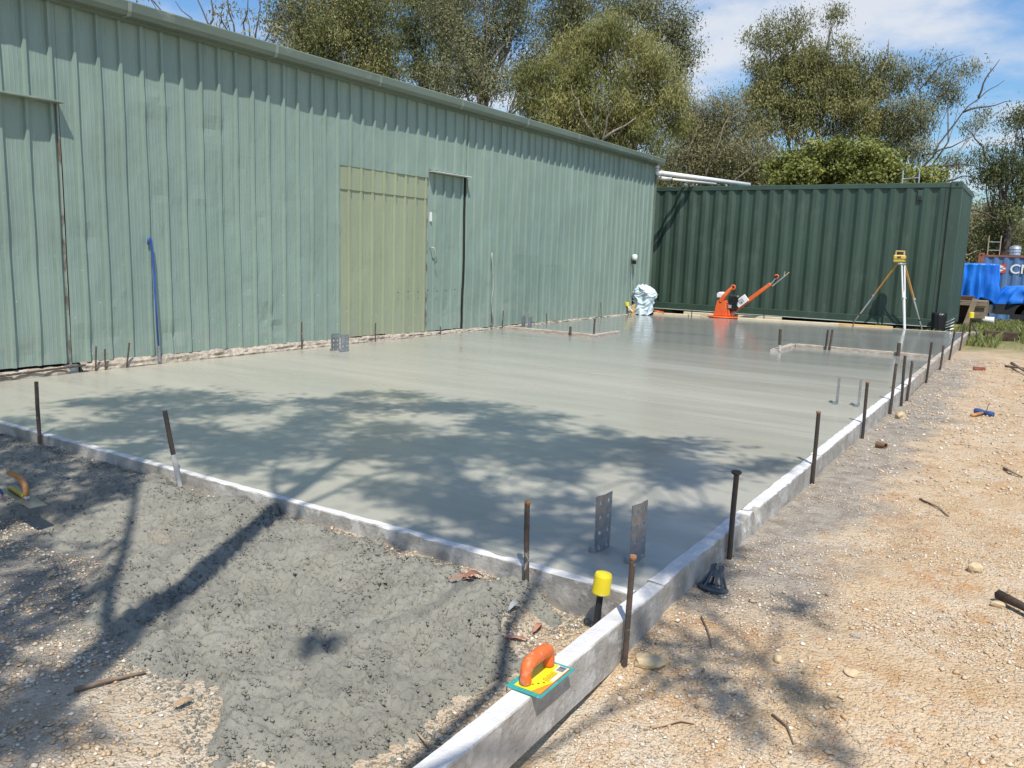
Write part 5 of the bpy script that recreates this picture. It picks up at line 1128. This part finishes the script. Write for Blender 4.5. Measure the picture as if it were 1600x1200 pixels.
T4=[(-11.47,22.66,7.25,1.41,0.94),(-12.17,22.07,6.48,1.13,1.03),(-10.44,23.19,6.55,1.03,1.03),(-11.41,22.35,5.39,1.59,1.03),(-12.48,21.59,4.98,1.03,1.03),(-9.84,23.36,5.45,0.75,0.94),(-10.66,22.62,4.31,1.22,0.84),(-11.99,21.75,4.16,1.13,0.75),(-12.9,21.3,5.9,.8,.8)]
T5=[(-10.29,26.66,5.40,0.95,1.16),(-9.65,26.90,4.48,1.16,0.95),(-10.68,26.18,4.13,0.84,0.74),(-9.26,27.38,5.75,0.84,0.95),(-8.77,27.48,4.62,1.05,0.95),(-8.2,27.6,4.0,1.0,.7)]
T6=[(-8.75,31.81,8.42,1.29,0.82),(-7.53,32.53,8.12,1.29,1.05),(-9.22,31.31,7.36,1.05,1.05),(-6.49,33.11,7.70,1.05,0.82),(-8.16,31.86,6.70,1.29,1.05),(-6.74,32.71,6.41,1.29,0.94),(-9.49,30.92,6.18,0.82,0.82),(-5.53,33.77,7.97,0.70,0.70),(-9.45,31.54,9.32,0.94,0.66),(-8.61,32.16,9.82,0.66,0.42),(-7.54,32.87,9.98,0.52,0.47),(-5.33,33.57,6.23,0.82,0.94)]
T7=[(-4.46,33.00,6.65,0.79,0.79),(-3.77,33.57,7.35,0.68,0.68),(-4.43,33.30,8.11,0.79,0.50),(-3.19,34.08,8.09,0.73,0.41),(-2.41,34.24,6.28,0.57,0.57),(-4.51,32.74,5.41,0.79,0.79),(-2.93,33.67,5.03,0.79,0.57)]
T8=[(-5.11,23.67,3.70,1.46,0.75),(-5.83,23.22,3.45,0.95,0.53),(-4.15,24.26,3.65,0.95,0.58)]
T8b=[(-3.18,26.06,3.60,0.78,0.35)]
T9=[(-1.09,30.15,5.61,0.55,0.68),(-1.35,29.73,4.24,0.68,0.88),(-0.77,30.10,4.27,0.59,0.88),(-1.82,29.39,4.03,0.55,0.55),(-1.04,29.69,3.00,0.74,0.88),(-2.04,29.34,4.51,0.43,0.39),(-.7,30.2,5.2,.5,.6),(-1.3,29.6,2.2,.7,.7),(-.5,30,2.3,.6,.7)]
T9=[(x * 1.16, y * 1.16, 1.12 + (z - 1.12) * 1.16, a * .98, b * 1.0) for x, y, z, a, b in T9[:7]] + [(-1.5, 35.0, 2.3, .8, .7)]
T10=[(-2.42,39.55,2.71,0.93,0.93),(-0.83,40.53,2.51,1.06,0.93),(-1.69,40.10,3.13,0.80,0.80),(-2.6,39.6,1.6,1,.7),(-.9,40.5,1.5,1,.7)]
t = tree('gum_tree', 'sparse half-bare gum rising over the shed roof at far left', (-18.9, 15.4, -.4), (-18.9, 15.5, 5.4), T1, 'lf_brown', 'bark_dark', .12, 22, 22, (.16, .16, .14), .14, .035, wisp=(0, 1, 2, 3))
bare(t, [[(-18.9, 15.5, 5.0), (-19.0, 15.4, 6.6), (-19.15, 15.3, 7.6), (-19.2, 15.3, 8.4)], [(-18.9, 15.5, 5.2), (-18.6, 15.7, 6.4), (-18.45, 15.8, 7.4), (-18.5, 15.9, 8.3)], [(-18.9, 15.45, 5.4), (-19.5, 15.1, 6.6), (-19.9, 14.9, 7.6), (-20.1, 14.8, 8.2)], [(-18.8, 15.5, 5.6), (-18.2, 15.8, 6.6), (-17.9, 16.1, 7.5)], [(-19.3, 15.2, 6.3), (-19.9, 14.9, 6.9), (-20.4, 14.6, 7.5)], [(-18.7, 15.6, 6.0), (-18.9, 15.6, 7.0), (-18.7, 15.7, 7.9)], [(-19.6, 15.0, 6.6), (-19.5, 15.1, 7.3), (-19.7, 15.0, 8.1)]], 'bark_dark', .035)
t = tree('gum_tree', 'dense olive gum behind the shed left of the white-trunked one', (-18.1, 18.3, -.4), (-18.1, 18.3, 4.6), T2, 'lf_olive', 'bark', .18, 52, 86, (.20, .20, .24), .105, .029, toned=.3)
bare(t, [[(-18.6, 17.9, 4.9), (-18.9, 17.8, 6.2), (-19.0, 17.7, 7.3), (-19.3, 17.6, 8.2)], [(-18.0, 18.2, 5.2), (-17.6, 18.4, 6.0), (-17.0, 18.5, 6.5)], [(-18.2, 18.0, 5.2), (-17.8, 18.0, 5.8), (-17.1, 18.2, 6.1)], [(-18.3, 18.0, 5.0), (-18.6, 17.7, 5.9), (-19.2, 17.4, 6.4)]], 'bark', .04)
tree('pine_tree', 'dark green pine behind the olive gum', (-19.2, 24.0, -.5), (-19.2, 24.0, 6), T2b, 'lf_dark', 'bark_dark', .2, 36, 60, (.28, .28, .16), .20, .022, 0.3)
t = tree('gum_tree', 'white-trunked gum with thin grey foliage behind the shed', (-15.0, 21.5, -.4), (-15.1, 21.5, 5.8), T3, 'lf_grey', 'bark', .17, 40, 72, (.20, .20, .22), .10, .028, toned=.3)
bare(t, [[(-15.1, 21.3, 4.4), (-15.25, 21.2, 5.4), (-15.5, 21.1, 6.1), (-16.2, 20.7, 6.25), (-16.9, 20.4, 6.5)], [(-15.1, 21.3, 5.4), (-14.9, 21.3, 6.8), (-15.0, 21.4, 8.0), (-14.8, 21.6, 9.2)], [(-14.9, 21.3, 6.5), (-14.3, 21.7, 7.6), (-14.1, 21.9, 8.8)]], 'bark', .055)
tree('gum_tree', 'tall gum with grey-green top behind the golden rounded tree', (-16.5, 33.5, -.6), (-16.5, 33.5, 8), T3b, 'lf_grey', 'bark_dark', .25, 32, 76, (.28, .28, .28), .15, .042)
t = tree('wattle_tree', 'big rounded golden-olive tree rising above the shed end', (-11.2, 22.3, -.4), (-11.1, 22.2, 4.4), T4, 'lf_gold', 'bark_red', .2, 46, 95, (.17, .17, .20), .15, .020, 1.6, toned=.36)
bare(t, [[(-11.1, 21.9, 3.2), (-11.0, 21.6, 4.2), (-10.8, 21.5, 5.0), (-10.4, 21.7, 5.6)], [(-11.0, 21.6, 4.2), (-11.6, 21.3, 5.2), (-11.9, 21.3, 5.9)], [(-10.9, 21.5, 4.4), (-10.1, 21.9, 5.0)]], 'bark', .05)
t = tree('gum_tree', 'low brownish twiggy gum between the golden tree and spreading gum', (-9.6, 27.0, -.5), (-9.6, 27, 3.0), T5, 'lf_brown', 'bark', .12, 56, 80, (.22, .22, .26), .12, .024, toned=.3)
bare(t, [[(-9.0, 26.4, 3.2), (-8.4, 26.6, 3.9), (-7.6, 26.9, 4.6)], [(-9.6, 26.2, 3.6), (-9.2, 26.1, 4.6), (-8.9, 26.2, 5.6)], [(-8.8, 26.6, 2.9), (-8.2, 26.9, 3.2), (-7.5, 27.0, 3.3)], [(-10, 26, 3.4), (-10.1, 26, 4.6), (-9.8, 26.1, 5.5)]], 'bark', .04)
t = tree('gum_tree', 'large spreading gum with airy crown above the container', (-7.6, 32.1, -1.2), (-7.5, 32.1, 4.2), T6, 'lf_olive', 'bark', .2, 44, 88, (.20, .20, .20), .135, .030, 1.4, wisp=(8, 9, 10), toned=.3)
bare(t, [[(-7.5, 31.9, 4.0), (-8.6, 31.3, 5.0), (-9.5, 30.8, 5.8)], [(-7.6, 31.8, 4.1), (-8.9, 31.2, 4.7), (-10.0, 30.7, 5.0)], [(-7.5, 31.9, 4.4), (-7.9, 31.6, 5.6), (-8.9, 31.2, 6.6)], [(-7.3, 32.0, 4.4), (-6.6, 32.2, 5.6), (-5.9, 32.8, 6.8)], [(-5.75, 33.2, 7.9), (-5.6, 33.4, 8.6), (-5.65, 33.4, 9.2)], [(-7.55, 32.6, 8.8), (-7.5, 32.7, 9.8), (-7.3, 32.8, 10.4)], [(-8.6, 31.9, 8.8), (-8.55, 32, 9.6), (-8.3, 32.1, 10.2)]], 'bark', .05)
t = tree('gum_tree', 'thin gum reaching right over the container corner with bare limbs', (-4.4, 32.7, -1.2), (-4.3, 32.7, 4.0), T7, 'lf_grey', 'bark', .12, 34, 72, (.19, .19, .19), .13, .028, 1.4, wisp=(2, 3, 4, 6), toned=.3)
bare(t, [[(-4.2, 32.7, 4.2), (-3.6, 33.0, 5.4), (-3.0, 33.4, 6.5), (-2.4, 33.8, 7.2), (-1.9, 34.1, 7.6)], [(-3.0, 33.4, 6.5), (-2.3, 33.8, 6.7), (-1.6, 34.1, 6.9)], [(-2.6, 33.7, 7.0), (-2.4, 33.9, 7.8), (-2.1, 34.0, 8.3)], [(-4.1, 32.8, 5.0), (-3.2, 33.1, 5.3), (-2.5, 33.5, 5.7)], [(-4.2, 32.8, 5.6), (-4.4, 33.0, 7.3), (-3.8, 33.3, 8.2), (-3.2, 33.7, 8.5)], [(-4.0, 32.8, 4.6), (-3.0, 33.2, 4.7), (-2.2, 33.5, 4.6)], [(-3.5, 33, 4.0), (-2.8, 33.2, 4.3), (-2.4, 33.4, 4.3)]], 'bark_dark', .04)
tree('shrub', 'dense rounded yellow-green shrub above the container roof', (-5.1, 23.7, -.6), (-5.1, 23.7, 2.4), T8, 'lf_bright', 'bark_dark', .12, 95, 62, (.12, .12, .09), .11, .05, .2, shell=4, toned=.2, cf=1)
tree('shrub', 'small yellow-green shrub right of the rounded one above the container', (-3.18, 26.06, -.6), (-3.18, 26.06, 2.8), T8b, 'lf_bright', 'bark_dark', .08, 95, 60, (.12, .12, .09), .11, .05, .2, shell=3, toned=.2, cf=1)
t = tree('gum_tree', 'dark gum with thick trunk at the right picture edge', (-1.16, 34.4, -1.1), (-1.22, 34.4, 2.9), T9, 'lf_dark', 'bark_dark', .17, 36, 76, (.20, .20, .22), .13, .028, 1.3, wisp=(5,), toned=.3)
bare(t, [[(x * 1.16, y * 1.16, 1.12 + (z - 1.12) * 1.16) for x, y, z in q_] for q_ in [[(-1.1, 29.5, 2.4), (-1.25, 29.5, 3.6), (-1.15, 29.6, 4.6), (-1.2, 29.7, 5.4)], [(-1.2, 29.5, 3.2), (-1.7, 29.3, 4.2), (-2.2, 29.1, 5.0), (-2.6, 29.0, 5.5)], [(-1.2, 29.4, 2.6), (-2.0, 29.1, 2.9), (-2.7, 28.9, 2.9)], [(-1.3, 29.4, 3.0), (-1.45, 29.4, 4.2), (-1.4, 29.4, 5.0)]]], 'bark_dark', .05)
t = tree('shrub', 'brown tangled thicket behind the ladder and blue container', (-1.6, 40, -1.2), (-1.6, 40, 1.2), T10, 'lf_brown', 'bark', .15, 50, 50, (.30, .30, .28), .18, .035, .6)
bare(t, [[(-2.6, 38.5, 2.0), (-1.8, 38.6, 2.5), (-1.0, 38.8, 2.4)], [(-2.9, 38.4, 1.6), (-2.2, 38.5, 1.9), (-1.5, 38.6, 2.1)], [(-2.8, 38.5, 2.6), (-2.3, 38.5, 3.0), (-2.0, 38.6, 3.3)]], 'bark', .035)
# distant wood filling in behind
nb = 900; Cx = rng.uniform(-46, 14, nb); Cy = 50 + rng.uniform(-3, 6, nb); topz = 3.2 + 5.2 * fbm(Cx * .12, Cx * 0, 81, 3) * sst(2, -14, Cx) + 1.0 * sst(-20, -35, Cx) * 4
Cz = -1.2 + (topz + 1.2) * rng.random(nb) ** .7
V, T = leaves(np.stack([Cx, Cy, Cz], -1), 80, (.7, .7, .55), .40, .12, .8, np.clip(.45 + .25 * rng.normal(0, 1, nb), 0, 1)); n = len(V)
tag(np_mesh('distant_wood', V.reshape(-1, 3), np.arange(n * 4).reshape(n, 4), 'lf_brown', tone=T), 'distant olive-brown wood behind the trees', 'wood', kind='stuff')

# ------------------------------------------------------------------ gum beside the photographer, whose shade falls on the slab
SLc=[(-5.23, 3.65, 0.4, 0.27, 0.76), (-4.57, 2.85, 0.22, 0.27, 0.72), (-4.19, 3.04, 0.22, 0.22, 0.72), (-4.67, 3.53, 0.25, 0.21, 0.74), (-3.61, 2.85, 0.24, 0.26, 0.71), (-4.56, 3.76, 0.17, 0.19, 0.75), (-3.71, 3.46, 0.18, 0.44, 0.72), (-3.56, 3.03, 0.19, 0.21, 0.71), (-3.94, 3.87, 0.15, 0.19, 0.74), (-4.32, 4.22, 0.25, 0.18, 0.75), (-4.36, 4.66, 0.12, 0.14, 0.76), (-3.96, 4.31, 0.2, 0.2, 0.75), (-4.1, 4.87, 0.16, 0.14, 0.76), (-3.61, 4.64, 0.28, 0.22, 0.75), (-3.19, 3.57, 0.22, 0.23, 0.71), (-3.13, 3.31, 0.28, 0.21, 0.71), (-2.88, 3.53, 0.25, 0.26, 0.71), (-2.82, 3.83, 0.23, 0.18, 0.71), (-2.94, 4.34, 0.17, 0.2, 0.73), (-2.6, 3.29, 0.2, 0.14, 0.7), (-2.55, 2.86, 0.12, 0.11, 0.69), (-2.3, 2.82, 0.17, 0.15, 0.68), (-2.13, 2.87, 0.17, 0.18, 0.68), (-1.98, 2.85, 0.11, 0.14, 0.67), (-3.43, 4.8, 0.28, 0.18, 0.75), (-3.0, 4.6, 0.18, 0.28, 0.73), (-2.84, 4.86, 0.16, 0.11, 0.74), (-2.7, 4.45, 0.21, 0.16, 0.72), (-2.75, 3.8, 0.19, 0.23, 0.71), (-2.39, 3.95, 0.34, 0.31, 0.71), (-2.13, 4.02, 0.22, 0.2, 0.7), (-2.28, 4.72, 0.09, 0.1, 0.72), (-2.08, 4.47, 0.24, 0.16, 0.71), (-1.82, 4.6, 0.34, 0.19, 0.71), (-1.7, 4.24, 0.22, 0.26, 0.7), (-1.49, 4.14, 0.22, 0.18, 0.69), (-1.17, 4.62, 0.15, 0.08, 0.7), (-1.2, 4.39, 0.14, 0.09, 0.69), (-2.01, 3.6, 0.17, 0.18, 0.69), (-1.46, 3.92, 0.14, 0.13, 0.69), (-2.04, 2.84, 0.1, 0.11, 0.68), (-2.06, 2.97, 0.14, 0.12, 0.68), (-1.79, 2.76, 0.16, 0.15, 0.67), (-1.69, 2.92, 0.08, 0.12, 0.67), (-1.62, 2.7, 0.1, 0.11, 0.66), (-1.14, 3.22, 0.19, 0.21, 0.67), (-1.15, 2.97, 0.21, 0.21, 0.66), (-1.13, 3.44, 0.09, 0.13, 0.67), (-1.02, 2.81, 0.15, 0.16, 0.66), (-1.29, 2.93, 0.11, 0.11, 0.66), (-1.31, 3.3, 0.1, 0.08, 0.67), (-1.33, 2.73, 0.08, 0.08, 0.66)]
GRc=[(-5.13, 2.49, 0.18, 0.36, 0.71), (-4.59, 2.54, 0.21, 0.28, 0.7), (-4.24, 2.15, 0.19, 0.28, 0.69), (-3.95, 2.39, 0.19, 0.25, 0.69), (-4.1, 2.67, 0.17, 0.21, 0.69), (-3.88, 1.9, 0.13, 0.21, 0.67), (-3.7, 2.04, 0.11, 0.19, 0.67), (-3.43, 1.62, 0.1, 0.2, 0.66), (-3.06, 1.55, 0.09, 0.21, 0.65), (-2.77, 1.49, 0.08, 0.18, 0.65), (-2.63, 1.22, 0.06, 0.2, 0.64), (-2.29, 1.09, 0.09, 0.19, 0.63), (-2.05, 1.0, 0.1, 0.14, 0.62), (-2.84, 1.3, 0.04, 0.17, 0.64), (-2.08, 2.57, 0.11, 0.09, 0.66), (-1.86, 2.56, 0.09, 0.09, 0.65), (-1.84, 1.76, 0.04, 0.05, 0.64), (-0.88, 2.31, 0.09, 0.13, 0.63), (-0.7, 2.22, 0.08, 0.09, 0.63), (-0.64, 2.95, 0.07, 0.12, 0.64), (-0.57, 2.16, 0.07, 0.09, 0.63), (-0.48, 2.37, 0.08, 0.09, 0.63), (-0.35, 2.17, 0.04, 0.06, 0.62), (-0.83, 2.45, 0.09, 0.09, 0.64), (-1.28, 2.54, 0.04, 0.12, 0.64), (-1.0, 2.43, 0.03, 0.05, 0.64)]
SLc += [(-4.9,3.2,.25,.2,.7),(-3.9,3.0,.25,.16,.7),(-3.4,3.9,.25,.16,.7),(-1.3,3.1,.25,.2,.7),(-1.6,2.85,.2,.12,.7),(-1.2,2.65,.15,.12,.7),(-2.3,4.3,.25,.15,.7),(-4.6,2.7,.25,.12,.7),(-5.4,3.2,.25,.2,.7),(-3.0,2.75,.14,.1,.7),(-2.3,3.15,.2,.13,.7),(-1.75,3.2,.18,.12,.7),(-3.35,2.65,.14,.1,.7)]
GRc = [(-3.3,1.35,.12,.2,.65),(-2.9,1.2,.1,.2,.64),(-4.6,2.2,.25,.2,.7),(-4.9,2.1,.2,.2,.7),(-3.7,2.25,.12,.1,.7),(-2.55,1.0,.12,.2,.63)] + GRc
HS = (SUN.x / SUN.z, SUN.y / SUN.z)
gt = thing('gum_tree', 'gum whose branches shade the near slab from behind the viewer', 'tree', (-.75, -2.1, -.2))
def lift(s, h): return Vector((s[0] + HS[0] * h, s[1] + HS[1] * h, h))
m = MB(); VV = []; TT = []
limbs = {'a': ([(-1.9, .45, 2.6), (-2.09, .93, 3.2), (-2.35, 1.44, 3.7), (-2.53, 1.9, 4.1), (-2.79, 2.55, 4.6), (-2.96, 2.92, 4.9), (-3.1, 3.28, 5.2)], .092), 'a2': ([(-2.72, 2.4, 4.5), (-2.94, 2.55, 4.6), (-3.2, 2.79, 4.9), (-3.43, 3.06, 5.2), (-3.9, 3.5, 5.6)], .022),
         'b': ([(-1.9, .6, 2.7), (-2.17, 1.13, 3.3), (-2.35, 1.33, 3.5), (-2.68, 1.56, 3.9), (-3.04, 1.85, 4.3), (-3.45, 2.16, 4.7), (-4.0, 2.6, 5.1), (-4.6, 3.2, 5.6)], .036), 'c': ([(-2.35, 1.44, 3.7), (-2.54, 1.85, 4.2), (-2.61, 2.18, 4.5), (-2.62, 2.5, 4.8), (-2.71, 2.95, 5.2), (-2.6, 3.5, 5.6)], .030),
         'd': ([(-1.15, 1.2, 3.0), (-1.18, 1.87, 3.7), (-1.33, 2.14, 4.0), (-1.40, 2.45, 4.3), (-1.46, 2.79, 4.6), (-1.48, 3.12, 4.9), (-1.49, 3.38, 5.2), (-1.54, 3.86, 5.6)], .026), 'd2': ([(-1.47, 3.2, 5.0), (-1.73, 3.45, 5.2), (-1.95, 3.55, 5.4), (-2.3, 3.9, 5.8)], .014), 'd3': ([(-1.40, 2.6, 4.5), (-1.12, 3.45, 5.0), (-1.3, 3.79, 5.3), (-1.48, 4.04, 5.6), (-1.8, 4.5, 6.0)], .014), 'e': ([(-1.0, 1.3, 3.1), (-.85, 1.9, 3.8), (-.70, 2.25, 4.4), (-.55, 2.4, 4.9)], .014)}
allp = []
for k, (pts, r) in limbs.items():
    P = [lift((a, b), h) for a, b, h in pts]; allp += P; m.tube(P, [r * (1 - .74 * i / (len(P) - 1)) for i in range(len(P))], 9)
root_p = Vector((-.75, -2.1, -.3)); fk = Vector((-.85, -1.5, 1.8))
m.tube([root_p, Vector((-.78, -1.9, .8)), fk], [.15, .12, .10], 12)
for k in ('a', 'b', 'd', 'e'):
    a_, b_, h_ = limbs[k][0][0]; q_ = lift((a_, b_), h_); m.tube([fk, fk.lerp(q_, .5) + Vector((0, 0, .1)), q_], [.085, limbs[k][1] * 1.25, limbs[k][1]], 9)
for j, (cx, cy, r1, r2, an) in enumerate(SLc + GRc):
    slab_ = j < len(SLc); hc = random.uniform(5.0, 6.6) if slab_ else random.uniform(3.9, 5.0); z0 = 0 if slab_ else -.15
    area = math.pi * r1 * r2; nl = int(area * (3000 if slab_ else 2300 if j < len(SLc) + 23 else 620)) + 24
    e = rng.normal(0, .51, (nl, 2)); kx = 1.17 if slab_ else 1.; ex = e[:, 0] * r1 * kx; ey = e[:, 1] * r2 * kx
    Sx = cx + ex * math.cos(an) - ey * math.sin(an) * 1.0; Sy = cy + ex * math.sin(an) + ey * math.cos(an); hh = hc + rng.normal(0, .22, nl)
    P = np.stack([Sx + HS[0] * (hh - z0), Sy + HS[1] * (hh - z0), hh], -1)
    V, T = leaves(P, 1, (0, 0, 0), .105, .026, .35, np.full(nl, .5)); VV.append(V); TT.append(T)
    c = Vector((cx + HS[0] * (hc - z0), cy + HS[1] * (hc - z0), hc)); near = sorted(allp, key=lambda p: (p - c).length)[0]
    m.tube(curve(near, c, 3, .5), [.011, .009, .006, .003], 5, cap=False)
m.build('trunk', 'bark', gt, world=True, smooth=True, fixn=False)
V = np.concatenate(VV); n = len(V); np_mesh('crown', V.reshape(-1, 3), np.arange(n * 4).reshape(n, 4), 'lf_olive', gt, np.concatenate(TT), off=tuple(tot(gt)))
